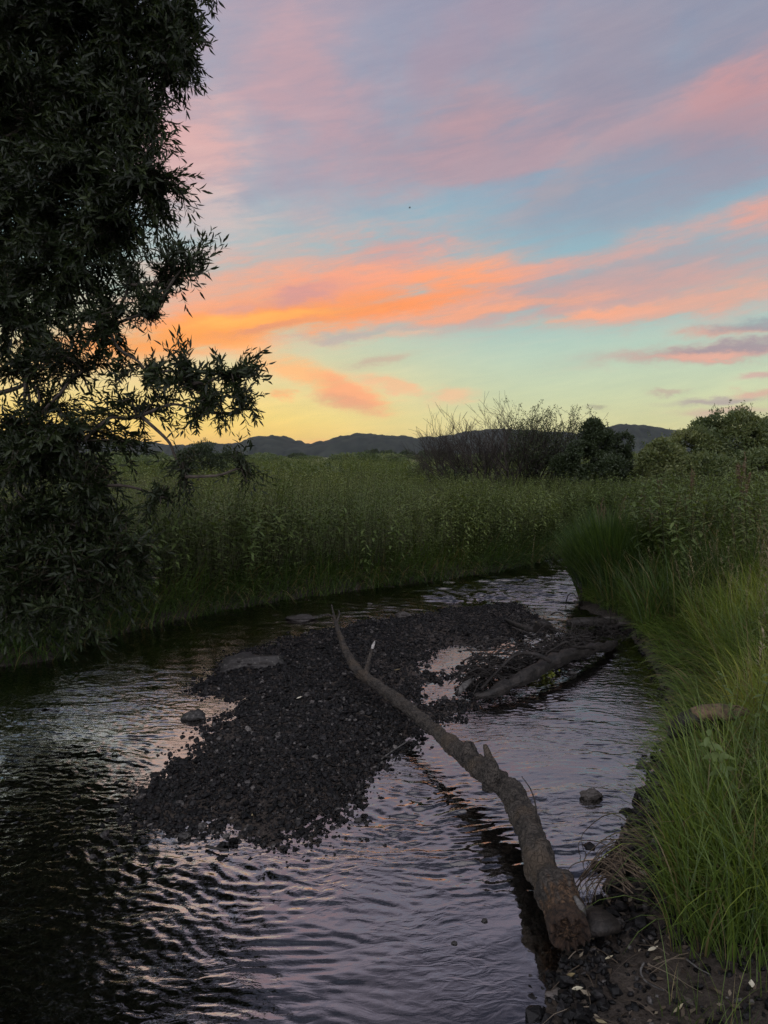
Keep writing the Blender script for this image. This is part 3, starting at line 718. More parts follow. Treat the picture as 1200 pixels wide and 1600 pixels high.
g.build("trunk", DARKBARK, t)
# bush seen past the willow's lowest twigs
D = 34.0; base = atd(322, 742, D)
t = thing("field_bush", "dark loose bush in the meadow just behind the lowest willow twigs", "bush", (base[0], D, 0.5))
g = Geo(); leaf_cloud(g, 12000, [bw(320, 712, 30, 24, D), bw(296, 722, 24, 22, D), bw(346, 720, 26, 22, D), bw(322, 738, 44, 18, D)], 0.10, 0.04, 0.2, 23, 0.0, (0.35, 0.4))
g.build("crown", DARKLEAF, t)
g = Geo()
for i in range(6): grow(g, (base[0] + random.uniform(-.5, .5), D, 0.4), (random.gauss(0, .5), random.gauss(0, .3), 1), 0.8, 0.05, 2, 0.4)
g.build("trunk", DARKBARK, t)
# scrub and hedges far over the meadow, one mass to the eye
g = Geo(); BL = []
for i in range(64):
    D = random.uniform(75, 190); px = random.uniform(150, 1150); hgt = random.uniform(1.0, 1.9) + (D - 70) * 0.004
    x = (px - 600) / FPX * D; BL.append((x, D, float(ground_z(np.array([x]), np.array([D]))[0]) + hgt * .35, random.uniform(2, 5), random.uniform(1.5, 3), hgt * 0.75))
for i in range(10): BL.append(((random.uniform(165, 285) - 600) / FPX * 62, 62 + random.uniform(-2, 2), 0.8, 1.6, 1.6, 0.95))
for i in range(26):
    D = random.uniform(36, 70); x = (random.uniform(280, 1000) - 600) / FPX * D; BL.append((x, D, .55, random.uniform(.7, 1.6), .9, random.uniform(.75, 1.05)))
leaf_cloud(g, 110000, BL, 0.30, 0.16, 0.5, 33, 0.0, (0.5, 0.5))
tag(g.build("distant_scrub", BUSHLEAF), "low scrub scattered over the far meadow under the hills", "scrub", kind='stuff')
g = Geo(); BL = []
for i in range(130):
    px = random.uniform(560, 720) if i < 30 else random.uniform(-200, 1300); D = random.uniform(380, 620)
    x = (px - 600) / FPX * D; hh = random.uniform(1.8, 3.4) * (1.5 if i < 30 else 1); BL.append((x, D, hh * .5, random.uniform(2, 5), 3, hh * .8))
leaf_cloud(g, 60000, BL, 0.9, 0.5, 0.5, 35, 0.0, (0.35, 0.4))
tag(g.build("distant_treeline", DARKLEAF), "far dark line of low trees at the foot of the hills", "trees", kind='stuff')

# ------------------------------------------------------------------ tall herbs of the banks
def herb_proto(h, nodes, ll, lw, up, whorl=2, seed=0, spike=0.0, simple=False):
    r = random.Random(seed); parts = []
    bx, by = r.uniform(-.22, .22), r.uniform(-.22, .22)
    path = lambda f: np.array([bx * f * f * h, by * f * f * h, f * h])
    parts.append(stem_proto([path(f) for f in np.linspace(0, 1, 6)], np.linspace(0.005, 0.0015, 6), 3))
    for i in range(nodes):
        f = 0.06 + 0.94 * (i + r.uniform(-.3, .3)) / nodes; f = min(f, 1.0)
        sz = (0.55 + 0.6 * f) * (1.0 if f < 0.75 else 1.0 - (f - 0.75) * 2.2) 
        for k in range(whorl):
            a = i * 1.57 + k * 2 * pi / whorl + r.uniform(-.5, .5)
            lp = leaf_simple(ll * sz * r.uniform(.8, 1.2), lw * sz, r.uniform(.1, .5), 0.5 + 0.22 * (f - .5) + r.uniform(-.12, .12)) if simple else leaf_proto(ll * sz * r.uniform(.8, 1.2), lw * sz, 0.25, r.uniform(.1, .5), 0.5 + 0.22 * (f - .5) + r.uniform(-.12, .12))
            parts.append(xf(lp, rot('z', a) @ rot('y', -(up + r.uniform(-.35, .35))), path(f)))
    return merge(parts)
HERBS = [herb_proto(1.2, 13, .115, .052, .15, 2, 1), herb_proto(1.35, 15, .11, .046, .1, 2, 2), herb_proto(1.3, 30, .11, .020, .55, 2, 3), herb_proto(1.05, 12, .12, .055, .0, 2, 4), herb_proto(1.4, 34, .10, .018, .7, 2, 5), herb_proto(1.25, 15, .11, .044, .2, 3, 6), herb_proto(1.28, 14, .12, .05, .3, 2, 7), herb_proto(1.15, 26, .12, .026, .4, 2, 8)]
HERBS_FAR = [herb_proto(1.25, 9, .17, .075, .3, 2, 11, simple=True), herb_proto(1.35, 10, .16, .055, .6, 2, 12, simple=True), herb_proto(1.1, 8, .19, .075, .2, 2, 13, simple=True)]
HERBLEAF = leaf_mat("herb_leaf", [(0.0, HC[0]), (0.5, HC[1]), (1.0, HC[2])], stem=(0.035, 0.035, 0.016), trans=0.35)
def scatter_herbs(geo, protos, X, Y, h0, h1, tint0=0.5, lean=0.12, zf=None):
    n = len(X); Z = ground_z(X, Y) - 0.02
    kind = rng.integers(0, len(protos), n)
    # stands of one kind
    nz = fbm(X * .5, Y * .5, 2, 88); kind = np.where(rng.random(n) < .7, (nz * len(protos) * 1.6).astype(int) % len(protos), kind)
    sc = h0 + (h1 - h0) * rng.random(n); sc = sc * (0.70 + 0.6 * fbm(X * .6, Y * .6, 3, 90))
    ti = tint0 + (rng.random(n) - .5) * .25 + (fbm(X * .4, Y * .4, 3, 91) - .5) * .7
    for k in range(len(protos)):
        m_ = kind == k
        if m_.sum(): geo.inst(protos[k], yawtilt(rng.random(m_.sum()) * 6.28, np.abs(rng.normal(size=m_.sum())) * lean, rng.random(m_.sum()) * 6.28, sc[m_]), np.stack([X[m_], Y[m_], Z[m_]], -1), np.clip(ti[m_], 0, 1))
def field(n, x0, x1, y0, y1, test):
    X = x0 + (x1 - x0) * rng.random(n); Y = y0 + (y1 - y0) * rng.random(n)
    m_ = test(X, Y); return X[m_], Y[m_]
def in_view(X, Y, marg=1.2): return np.abs(X) < (600 / FPX) * Y * marg + 1.2
def bank(side, lo, hi):
    def f(X, Y):
        s = -stream_s(X, Y); L = dist_line(X, Y, LEFT) <= dist_line(X, Y, RIGHT)
        return (s > lo) & (s < hi) & (L if side == 'L' else ~L) & in_view(X, Y)
    return f
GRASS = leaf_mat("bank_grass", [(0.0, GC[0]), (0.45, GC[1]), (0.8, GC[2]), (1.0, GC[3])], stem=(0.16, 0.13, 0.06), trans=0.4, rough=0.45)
# left bank
g = Geo()
X, Y = field(26000, -9, 14, 5, 22, bank('L', 0.03, 1.5)); m_ = rng.random(len(X)) < 0.9; scatter_herbs(g, HERBS, X[m_], Y[m_], 0.80, 1.02, 0.50, 0.13)
X, Y = field(26000, -13, 16, 6, 26, bank('L', 1.6, 9)); m_ = rng.random(len(X)) < 0.42; scatter_herbs(g, HERBS, X[m_], Y[m_], 0.58, 0.86, 0.62)
tag(g.build("tall_herbs", HERBLEAF), "dense wall of tall green nettles and willowherb along the far bank", "tall herbs", kind='stuff')
g = Geo()
X, Y = field(30000, -40, 45, 15, 78, lambda X, Y: in_view(X, Y) & (-stream_s(X, Y) > 8)); X2, Y2 = X, Y
pt = fbm(X * .09, Y * .05, 3, 97); m_ = rng.random(len(X)) < .35 + 1.1 * pt; scatter_herbs(g, HERBS_FAR, X[m_ & (pt > .5)], Y[m_ & (pt > .5)], 0.78, 1.08, 0.55); scatter_herbs(g, HERBS_FAR, X[m_ & (pt <= .5)], Y[m_ & (pt <= .5)], 0.60, 0.90, 0.85)
tag(g.build("meadow", HERBLEAF), "pale green meadow of tall herbs stretching to the hills", "meadow", kind='stuff')
# long grass along the foot of the left bank, hanging over the water
g = Geo()
X, Y = field(160000, -9, 14, 5, 22, bank('L', -0.06, 0.75)); n = min(len(X), 15000); X = X[:n]; Y = Y[:n]
e = 0.02; s0 = stream_s(X, Y); gxs = (stream_s(X + e, Y) - s0); gys = (stream_s(X, Y + e) - s0); wa = np.arctan2(gys, gxs)
d = -s0
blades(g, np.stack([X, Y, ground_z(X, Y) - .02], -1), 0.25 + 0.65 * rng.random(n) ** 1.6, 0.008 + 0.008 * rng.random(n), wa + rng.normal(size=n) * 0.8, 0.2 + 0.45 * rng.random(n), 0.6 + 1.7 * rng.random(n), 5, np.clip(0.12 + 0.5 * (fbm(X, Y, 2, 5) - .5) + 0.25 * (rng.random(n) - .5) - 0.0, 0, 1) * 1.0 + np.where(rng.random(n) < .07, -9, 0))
def hanging(geo, X, Y, tint0, ls=1.0):
    n = len(X); s0 = stream_s(X, Y); e = .03; wa = np.arctan2(stream_s(X, Y + e) - s0, stream_s(X + e, Y) - s0)
    blades(geo, np.stack([X, Y, ground_z(X, Y)], -1), ls * (.3 + .55 * rng.random(n)), .007 + .007 * rng.random(n), wa + rng.normal(size=n) * .5, .35 + .6 * rng.random(n), 1.0 + 1.3 * rng.random(n), 6, np.where(rng.random(n) < .12, -1, np.clip(tint0 + (rng.random(n) - .5) * .4, 0, 1)))
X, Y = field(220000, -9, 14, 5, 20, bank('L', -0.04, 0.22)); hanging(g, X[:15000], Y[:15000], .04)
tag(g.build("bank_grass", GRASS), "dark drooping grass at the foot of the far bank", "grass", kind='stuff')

# right bank: herbs and seeding grass further up, fine bright grass in front
g = Geo()
X, Y = field(16000, 1, 16, 7.0, 24, bank('R', 0.5, 14)); m_ = (rng.random(len(X)) < sstep(Y, 6.8, 9.5) * 0.8); X, Y = X[m_], Y[m_]
scatter_herbs(g, HERBS, X, Y, 0.75, 1.15, 0.5)
tag(g.build("tall_herbs", HERBLEAF), "green weeds and tall herbs growing up the right bank below the big bush", "tall herbs", kind='stuff')
def tufts(geo, X, Y, per, L0, L1, w0, w1, tint0, outw=0.22, curl=(0.5, 1.8), rad=0.09):
    n = len(X); N = n * per
    s0 = stream_s(X, Y); e = 0.03; wa = np.arctan2(stream_s(X, Y + e) - s0, stream_s(X + e, Y) - s0)
    lt = tint0 + (fbm(X * .9 + 3, Y * .9, 3, 71) - .5) * 1.7 + (rng.random(n) - .5) * .25
    ls = 0.75 + 0.5 * rng.random(n)
    k = np.repeat(np.arange(n), per)
    a = rng.random(N) * 2 * pi; r = rad * np.sqrt(rng.random(N)); x = X[k] + r * np.cos(a); y = Y[k] + r * np.sin(a)
    # most blades fan out of their tuft, leaning on towards the water
    vx = np.cos(a) + outw * np.cos(wa[k]) * 1.2; vy = np.sin(a) + outw * np.sin(wa[k]) * 1.2
    yaw = np.arctan2(vy, vx) + rng.normal(size=N) * .8
    ti = np.clip(lt[k] + (rng.random(N) - .5) * .4, 0, 1); ti = np.where(rng.random(N) < 0.10, -1.0, ti)
    lk = (0.5 + 0.7 * rng.random(n))[k]
    blades(geo, np.stack([x, y, ground_z(x, y) - .02], -1), ls[k] * (L0 + (L1 - L0) * rng.random(N)) * np.where(rng.random(N) < .3, .55, 1), w0 + (w1 - w0) * rng.random(N), yaw, (0.05 + 0.45 * rng.random(N)) * lk, curl[0] + (curl[1] - curl[0]) * rng.random(N), 6, ti)
g = Geo()
X, Y = field(9000, 0.6, 6.5, 2.3, 8.6, bank('R', 0.34, 5.5)); m_ = (Y > 2.36 + 0.25 * rng.random(len(X))) & (-stream_s(X, Y) > .34 + .16 * sstep(Y, 3.4, 4.4)) & (Y + X * .25 > 2.80 + .25 * rng.random(len(X))); tc_ = at(1120, 1118, .5); m_ &= ~((np.abs(X - tc_[0]) < .30) & (Y < tc_[1] + .10) & (Y > tc_[1] - .28)); X = X[m_][:3000]; Y = Y[m_][:3000]
tufts(g, X, Y, 27, 0.26, 0.70, 0.0045, 0.0085, 0.50, curl=(0.4, 2.4))
X, Y = field(9000, 1, 9, 7.5, 14, bank('R', 0.1, 6)); X = X[:1500]; Y = Y[:1500]
tufts(g, X, Y, 24, 0.55, 1.05, 0.005, 0.009, 0.42)
X, Y = field(90000, 1.2, 6, 4.2, 14, bank('R', 0.12, 0.5)); hanging(g, X[:6000], Y[:6000], .35, .5)
# thin low grass on the muddy shore
X, Y = field(900, 0.7, 3.2, 2.1, 3.9, bank('R', 0.35, 3)); tufts(g, X[:120], Y[:120], 12, 0.12, 0.4, 0.002, 0.0035, 0.55, 0.2, (0.3, 1.4), 0.05)
tag(g.build("bank_grass", GRASS), "lush fine green grass hanging over the right bank", "grass", kind='stuff')
g = Geo(); X, Y = field(1500, 0.8, 6, 2.9, 9, bank('R', 0.5, 5)); m_ = Y + X * .25 > 3.3; scatter_herbs(g, HERBS, X[m_][:420], Y[m_][:420], 0.28, 0.62, 0.5, 0.3)
tag(g.build("low_weeds", HERBLEAF), "leafy weeds scattered through the grass of the right bank", "weeds", kind='stuff')
# flowering grass heads over the right bank
g = Geo(); X, Y = field(2600, 1.2, 10, 3.2, 15, bank('R', 0.5, 7)); n = min(len(X), 900); X = X[:n]; Y = Y[:n]
r_ = random.Random(8)
def head_proto(seed):
    r = random.Random(seed); h = 0.9; parts = [stem_proto([(0.06 * f * f, 0, f * h) for f in np.linspace(0, 1, 6)], np.linspace(.0022, .001, 6), 3)]
    for i in range(26):
        f = 0.72 + 0.28 * i / 26; parts.append(xf(leaf_simple(.035, .009, .2, 0.5), rot('z', r.random() * 6.28) @ rot('y', -r.uniform(.5, 1.1)), (0.06 * f * f, 0, f * h)))
    return merge(parts)
HP = [head_proto(i) for i in range(3)]
for k in range(3):
    xx, yy = X[k::3], Y[k::3]; g.inst(HP[k], yawtilt(rng.random(len(xx)) * 6.28, np.abs(rng.normal(size=len(xx))) * .2, rng.random(len(xx)) * 6.28, 0.6 + .55 * rng.random(len(xx))), np.stack([xx, yy, ground_z(xx, yy)], -1), rng.random(len(xx)))
SEED = leaf_mat("seed_heads", [(0.0, (0.12, 0.10, 0.06)), (1.0, (0.24, 0.20, 0.12))], stem=(0.12, 0.11, 0.05), trans=0.3)
tag(g.build("seeding_grass", SEED), "pale flowering grass heads standing above the right bank", "grass", kind='stuff')

# dry brown dock stalks standing out of the weeds
DOCK = leaf_mat("dock_seed", [(0.0, (0.06, 0.035, 0.02)), (1.0, (0.15, 0.095, 0.055))], stem=(0.07, 0.05, 0.03), trans=0.15)
def dock(x, y, h, seed):
    z = float(ground_z(np.array([x]), np.array([y]))[0]); r = random.Random(seed)
    t = thing("dock_plant", "tall rusty brown seed stalk standing among the green weeds of the right bank", "dock plant", (x, y, z), "dry dock stalks")
    lean = r.uniform(-.12, .12); path = lambda f: np.array([x + lean * f * f * h, y, z + f * h])
    g = Geo(); tube(g, [path(f) for f in np.linspace(0, 1, 7)], np.linspace(.005, .002, 7), 5)
    sides = [(r.uniform(.45, .8), r.uniform(0, 6.28)) for _ in range(6)]
    tips = []
    for f, a_ in sides:
        q = path(f); e = q + np.array([cos(a_) * .06, sin(a_) * .06, .20 * h]); tube(g, [q, (q + e) / 2 + (0, 0, -.01), e], [.003, .0025, .0015], 4, cap=False); tips.append((q, e))
    g.build("stem", DOCK, t)
    g = Geo(); P = []
    for q, e in tips + [(path(.6), path(1.0))]:
        n = 70; f = rng.random(n)[:, None]; P.append(q + (e - q) * (.2 + .8 * f) + rng.normal(size=(n, 3)) * .008)
    P = np.concatenate(P); n = len(P); M = frames(unit(rng.normal(size=(n, 3))), rng.random(n) * 6); M = np.stack([M[..., 2], M[..., 0], M[..., 1]], -1)
    g.inst(leaf_simple(.016, .012), M, P, rng.random(n)); g.build("seed_head", DOCK, t)
for i, (px, py, d_, h) in enumerate([(932, 800, 13.5, 1.45), (948, 800, 13.0, 1.35), (965, 790, 13.8, 1.5), (980, 810, 12.5, 1.3), (1008, 800, 12.0, 1.3), (1075, 790, 10.5, 1.4), (1150, 800, 9.5, 1.5), (1168, 780, 10.2, 1.6), (1035, 800, 11.0, 1.35)]):
    q = atd(px, py, d_); dock(q[0], d_, h, i)
# sedge tussock at the water's edge
c = at(960, 948, 0.05)
t = thing("sedge_tussock", "big dome of dark upright sedge at the bend on the right bank", "sedge", c)
g = Geo(); n = 4200
a = rng.random(n) * 2 * pi; r = np.sqrt(rng.random(n)); x = c[0] + 0.08 + 0.36 * r * np.cos(a); y = c[1] + 0.55 + 0.45 * r * np.sin(a)
blades(g, np.stack([x, y, np.maximum(ground_z(x, y), 0) - .02], -1), (0.85 + 0.6 * rng.random(n)) * (1 - .25 * r), 0.009 + .007 * rng.random(n), a + rng.normal(size=n) * .45, 0.03 + 0.30 * r, 0.15 + 0.75 * rng.random(n) * (0.4 + r), 6, np.clip(0.02 + (rng.random(n) - .4) * .5, 0, 1))
g.build("blades", GRASS, t)
# ------------------------------------------------------------------ the willow on the left bank
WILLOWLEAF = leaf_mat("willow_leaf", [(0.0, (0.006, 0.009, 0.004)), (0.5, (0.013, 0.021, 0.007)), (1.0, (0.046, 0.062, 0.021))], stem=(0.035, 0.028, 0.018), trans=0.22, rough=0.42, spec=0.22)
WILLOWBARK = bark_mat("willow_bark", (0.025, 0.020, 0.015), (0.07, 0.058, 0.045), 9)
def twig_proto(seed, n=17, L=0.55):
    r = random.Random(seed); parts = []
    sag = r.uniform(.05, .28)
    path = lambda f: np.array([sag * f * f * L * 0.8, r.uniform(-.004, .004), f * L * (1 - .1 * f)])
    pts = [path(f) for f in np.linspace(0, 1, 5)]
    parts.append(stem_proto(pts, np.linspace(.0028, .001, 5), 3))
    for i in range(n):
        f = 0.08 + 0.92 * i / (n - 1); p = np.array([np.interp(f, np.linspace(0, 1, 5), [q[k] for q in pts]) for k in range(3)])
        a = i * 2.4 + r.uniform(-.4, .4); ln = r.uniform(.07, .108) * (1 - .25 * abs(f - .5)); 
        op = r.uniform(.35, .9) if f < .93 else r.uniform(.1, .4)
        lp = leaf_proto(ln, ln * r.uniform(.22, .29), .3, r.uniform(.05, .45), 0.5 + r.uniform(-.2, .2))
        parts.append(xf(lp, rot('z', a) @ rot('y', -(pi / 2 - op)), p))
    return merge(parts)
TW = [twig_proto(i) for i in range(8)]
base = np.array([-5.15, 8.1, 0.45])
t = thing("willow_tree", "tall dark willow overhanging the stream on the left bank", "tree", tuple(base))
trunk_path = catmull(np.array([base + (0, 0, -.3), base + (.05, 0, .8), base + (.25, -.1, 2.2), base + (.2, -.2, 4.0), base + (.5, -.2, 6.0), base + (.6, 0, 8.0)]), 6)
g = Geo(); tube(g, trunk_path, np.linspace(.27, .06, len(trunk_path)), 16, 0.25, 3); g.build("trunk", WILLOWBARK, t)
crown = Geo()
# (photo column, row, half width, half height, metres ahead, fullness, lean of the twigs: +1 rising, -1 hanging)
CL = [(40, 40, 120, 110, 7.1, 1.0, .1), (150, 60, 95, 100, 7.0, 1.0, .1), (220, 60, 60, 80, 6.7, 1.0, .1), (272, 50, 38, 62, 6.5, .9, -.1), (262, 110, 30, 40, 6.5, .6, -.3), (170, 170, 80, 90, 6.9, 1.0, 0), (60, 190, 120, 110, 7.2, 1.0, 0), (225, 200, 32, 50, 6.5, .7, -.2),
      (150, 290, 95, 90, 6.8, 1.1, -.1), (235, 285, 45, 50, 6.4, 1.0, -.3), (50, 330, 110, 100, 7.1, 1.1, 0), (175, 360, 55, 50, 6.6, .9, -.5), (110, 420, 90, 70, 6.8, .85, -.3), (205, 445, 30, 24, 6.4, .5, .2), (265, 450, 36, 40, 6.2, .45, .8), (298, 410, 18, 26, 6.1, .25, 1.0), (240, 495, 46, 28, 6.3, .6, .4),
      (50, 500, 110, 90, 6.9, .85, -.2), (170, 510, 60, 40, 6.5, .6, -.1), (130, 580, 90, 46, 6.5, .38, -.4), (40, 590, 70, 60, 6.8, .38, -.2), (230, 590, 56, 40, 6.3, .3, -.1), (300, 600, 50, 34, 6.2, .5, .2), (360, 590, 36, 32, 6.1, .45, .5), (392, 640, 18, 40, 6.05, .28, -.7), (330, 645, 50, 28, 6.1, .4, -.4), (220, 650, 60, 30, 6.3, .4, -.2),
      (60, 650, 90, 34, 6.5, .42, -.3), (130, 690, 80, 34, 6.2, .7, -.5), (40, 700, 80, 36, 6.4, .8, -.4), (50, 740, 100, 50, 6.2, 1.0, -.6), (150, 760, 50, 40, 6.1, .6, -.6), (290, 745, 26, 30, 6.0, .16, -.9), (385, 742, 22, 16, 6.0, .2, -.8), (270, 785, 50, 16, 6.0, .10, -.4),
      (40, 830, 100, 60, 6.0, 1.1, -.6), (140, 840, 60, 50, 5.9, .9, -.6), (200, 870, 46, 40, 5.8, .55, -.5), (90, 900, 90, 56, 5.8, 1.0, -.6), (170, 915, 48, 40, 5.7, .5, -.6), (20, 950, 60, 50, 5.6, .8, -.6), (110, 960, 60, 30, 5.6, .5, -.6)]
BOUGHS = []
def cluster(px, py, rx, ry, D, full, lean, branch=True, c=None, R=None):
    if c is None:
        c = np.array(atd(px, py, D)); k = D / FPX; R = np.array([rx * k, max(rx, ry) * k * 0.8 + .15, ry * k])
    # the bough that carries it springs from the nearest bough closer to the trunk
    axis_d = lambda q: np.hypot(q[0] - base[0] - .3, q[1] - base[1])
    cand = [q for q in BOUGHS if axis_d(q) < axis_d(c) - .25 and q[2] > c[2] - 1.1]
    h0 = max(0.9, min(7.2, (c[2] - 0.45) * 0.75)); zz = trunk_path[:, 2]
    s = np.array([np.interp(h0 + .45, zz, trunk_path[:, i]) for i in range(3)])
    r0 = .045
    if cand:
        q = min(cand, key=lambda q: np.linalg.norm(q - c) + (0.5 if q[2] > c[2] + .6 else 0))
        if np.linalg.norm(q - c) < np.linalg.norm(s - c): s = q; r0 = .016
    ln = np.linalg.norm(c - s)
    mid = (s + c) / 2 + rng.normal(size=3) * .10 * ln + np.array([0, 0, 0.10 * ln])
    mid2 = s * .25 + c * .75 + rng.normal(size=3) * .06 * ln + np.array([0, 0, 0.06 * ln])
    P = catmull(np.array([s, mid, mid2, c]), 6); BOUGHS.append(c)
    if branch:
        g = Geo(); tube(g, P, np.linspace(r0, .007, len(P)), 6, cap=False)
    n2 = max(4, int(19 * full * (R[0] * R[2]) ** .5 / .3))
    Q = []; Dr = []
    for j in range(n2):
        v = rng.normal(size=3); v /= np.linalg.norm(v); v *= 0.55 + .42 * rng.random()
        e = c + v * R
        st = P[-1 - rng.integers(0, 5)]
        b_ = (st + e) / 2 + rng.normal(size=3) * .05 + np.array([0, 0, .06])
        B = catmull(np.array([st, b_, e]), 5)
        if branch: tube(g, B, np.linspace(.009, .003, len(B)), 4, cap=False)
        d = unit(np.gradient(B, axis=0)); nt = int(5 + 7 * full)
        f = (0.25 + .75 * rng.random(nt)) * (len(B) - 1); i0 = np.minimum(f.astype(int), len(B) - 2); fr_ = (f - i0)[:, None]
        Q.append(B[i0] * (1 - fr_) + B[i0 + 1] * fr_); Dr.append(d[i0])
    if branch: g.build("branch", WILLOWBARK, t)
    Q = np.concatenate(Q); Dr = np.concatenate(Dr); n = len(Q)
    D3 = unit(Dr * 1.0 + unit(Q - c) * 0.3 + rng.normal(size=(n, 3)) * .33 + np.array([0, 0, lean * .9]))
    M = frames(D3, rng.random(n) * 6.28)
    # turn each twig so that its sag faces down
    sc = (0.62 + .5 * rng.random(n)); 
    if px is not None and (rx < 30 or ry < 30): sc = sc * 0.8
    # start each twig a little back so its tip, not its root, marks the outline
    Q = Q - D3 * (0.22 * sc)[:, None]
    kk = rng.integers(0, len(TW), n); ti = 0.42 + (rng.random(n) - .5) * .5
    for q in range(len(TW)):
        m_ = kk == q
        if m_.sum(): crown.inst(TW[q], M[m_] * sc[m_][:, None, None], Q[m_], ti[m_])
for a in sorted(CL, key=lambda a: a[0]): cluster(*a)
# the rest of the crown, to the left of and above the picture
cc = np.array([-5.0, 8.0, 6.2])
made = 0
while made < 58:
    v = rng.normal(size=3); v /= np.linalg.norm(v); v *= rng.random() ** .4
    c = cc + v * np.array([3.4, 2.6, 3.7])
    if c[2] < 1.6: continue
    px = 600 + c[0] / c[1] * FPX; el = (c[2] - 2) / c[1]; py = 714 - el * FPX
    r = 0.62
    inside_pic = px + 150 > 0 and py + 130 > -10
    if inside_pic and px > 60: continue
    if px > 330 - 0.12 * (-py): continue
    cluster(None, None, 0, 0, 0, 1.15, 0.0, True, c, np.array([r, r, r * .9])); made += 1
for px, py in [(150, -90), (260, -70), (60, -80), (310, -190), (190, -200), (60, -230), (320, -330), (200, -350), (90, -380), (310, -480), (190, -520), (60, -560), (270, -640)]:
    cluster(px, py, 95, 80, 6.9, 1.1, 0)
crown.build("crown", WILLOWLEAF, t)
# ------------------------------------------------------------------ gravel of the bar and stones
def stone_proto(sub, seed, flat=0.6, ang=0.35):
    v, tr_ = ico(sub); r = np.random.default_rng(seed)
    k = 1 + ang * (fbm(v[:, 0] * 1.3 + seed * 7.1, v[:, 1] * 1.3 + v[:, 2] * 1.7 + 9, 3, seed) - .5) * 2
    v = v * k[:, None] * np.array([1, r.uniform(.6, .9), flat * r.uniform(.7, 1.2)])
    return v, np.zeros((0, 4), int), tr_, np.full(len(v), 0.5)
PEB = [stone_proto(1, i, 0.55, 0.5) for i in range(8)]
def stones_mat(name, stops, rough=0.55, scale=30.0, bump=0.4, spec=0.4):
    m, g, out = material(name)
    at_ = g.new('ShaderNodeAttribute', attribute_name='tint'); tc = g.new('ShaderNodeTexCoord')
    n = g.noise(tc.outputs['Object'], scale, 5.0, 0.6)
    c = g.mix(g.smooth(n, 0.3, 0.7), g.ramp(at_.outputs['Fac'], stops), g.ramp(g.m('MULTIPLY', at_.outputs['Fac'], 0.6), stops))
    p = g.new('ShaderNodeBsdfPrincipled'); g.put(p.inputs['Base Color'], c); p.inputs['Roughness'].default_value = rough; p.inputs['Specular IOR Level'].default_value = spec
    b_ = g.new('ShaderNodeBump'); b_.inputs['Strength'].default_value = bump; b_.inputs['Distance'].default_value = .01; g.put(b_.inputs['Height'], n); g.l.new(b_.outputs[0], p.inputs['Normal'])
    g.l.new(p.outputs[0], out.inputs[0]); return m
PEBMAT = stones_mat("wet_pebbles", [(0.0, (0.002, 0.002, 0.0022)), (0.5, (0.0052, 0.005, 0.0052)), (0.86, (0.026, 0.0245, 0.0245)), (1.0, (0.18, 0.165, 0.15))], 0.45, 60, spec=0.17)
def pebbles(geo, X, Y, r0, sig, sink=0.25, afloat=False):
    n = len(X); r = np.clip(r0 * np.exp(sig * rng.normal(size=n)), r0 * .35, r0 * 4)
    Z = ground_z(X, Y) + r * (0.5 - sink)
    if afloat: Z = np.maximum(Z, -.35 * r)
    D_ = unit(np.stack([rng.normal(size=n) * .75, rng.normal(size=n) * .75, np.ones(n)], -1)); M = frames(D_, rng.random(n) * 6.28) * r[:, None, None]
    ti = np.clip(0.34 + rng.normal(size=n) * .34, 0, .92); ti = np.where(rng.random(n) < .008, .8 + .2 * rng.random(n), ti)
    k = rng.integers(0, len(PEB), n)
    for q in range(len(PEB)):
        m_ = k == q
        if m_.sum(): geo.inst(PEB[q], M[m_], np.stack([X[m_], Y[m_], Z[m_]], -1), ti[m_])
g = Geo()
X = -2.4 + 4.8 * rng.random(240000); Y = 3.0 + 7.2 * rng.random(240000)
b_ = bar_s(X, Y); dens = np.where(b_ > -.02, 1.0, np.exp((b_ + .02) / 0.07) * .8) * np.clip(1.25 - (Y - 3) / 7.5, .25, 1) * (.5 + .5 * sstep(fbm(X * 1.6, Y * 1.6, 3, 59), .34, .56))
m_ = rng.random(len(X)) < dens; pebbles(g, X[m_], Y[m_], 0.0080, 0.55)
# loose stones sitting in the shallow margin and the pools
X = -2.4 + 4.8 * rng.random(130000); Y = 3.0 + 7.2 * rng.random(130000); b_ = bar_s(X, Y)
m_ = (b_ < 0) & (rng.random(len(X)) < np.exp(b_ / .10) * .30 * np.clip(fbm(X * 2, Y * 2, 3, 55) * 2.4 - .6, 0, 1.4)); pebbles(g, X[m_], Y[m_], 0.0105, 0.5, 0.3, True)
X = -2.4 + 1.7 * rng.random(9000); Y = 3.2 + 1.2 * rng.random(9000); b_ = bar_s(X, Y); m_ = (b_ < 0) & (b_ > -.5) & (rng.random(len(X)) < .05); pebbles(g, X[m_], Y[m_], 0.013, 0.5, 0.3, True)
tag(g.build("gravel", PEBMAT, smooth=False), "bar of small dark pebbles lying in the middle of the stream", "gravel", kind='stuff')
g = Geo()
X = 0.3 + 3.2 * rng.random(60000); Y = 2.2 + 6.5 * rng.random(60000); s = stream_s(X, Y)
dn = np.exp(-((s + .05) / .16) ** 2) * (0.25 + 1.0 * zone(X, Y, 1010, 1210, .3, .5) + 1.0 * zone(X, Y, 930, 1500, .5, .45) + .6 * zone(X, Y, 900, 1590, .4, .3)) * 0.55
m_ = rng.random(len(X)) < dn; pebbles(g, X[m_], Y[m_], 0.014, 0.5)
X = 0.5 + 1.9 * rng.random(4000); Y = 2.2 + 1.3 * rng.random(4000); s = stream_s(X, Y); m_ = (s < 0.02) & (rng.random(len(X)) < .35); pebbles(g, X[m_], Y[m_], 0.010, 0.5)
tag(g.build("shore_gravel", PEBMAT, smooth=False), "pebbles and chips along the muddy right shore", "gravel", kind='stuff')
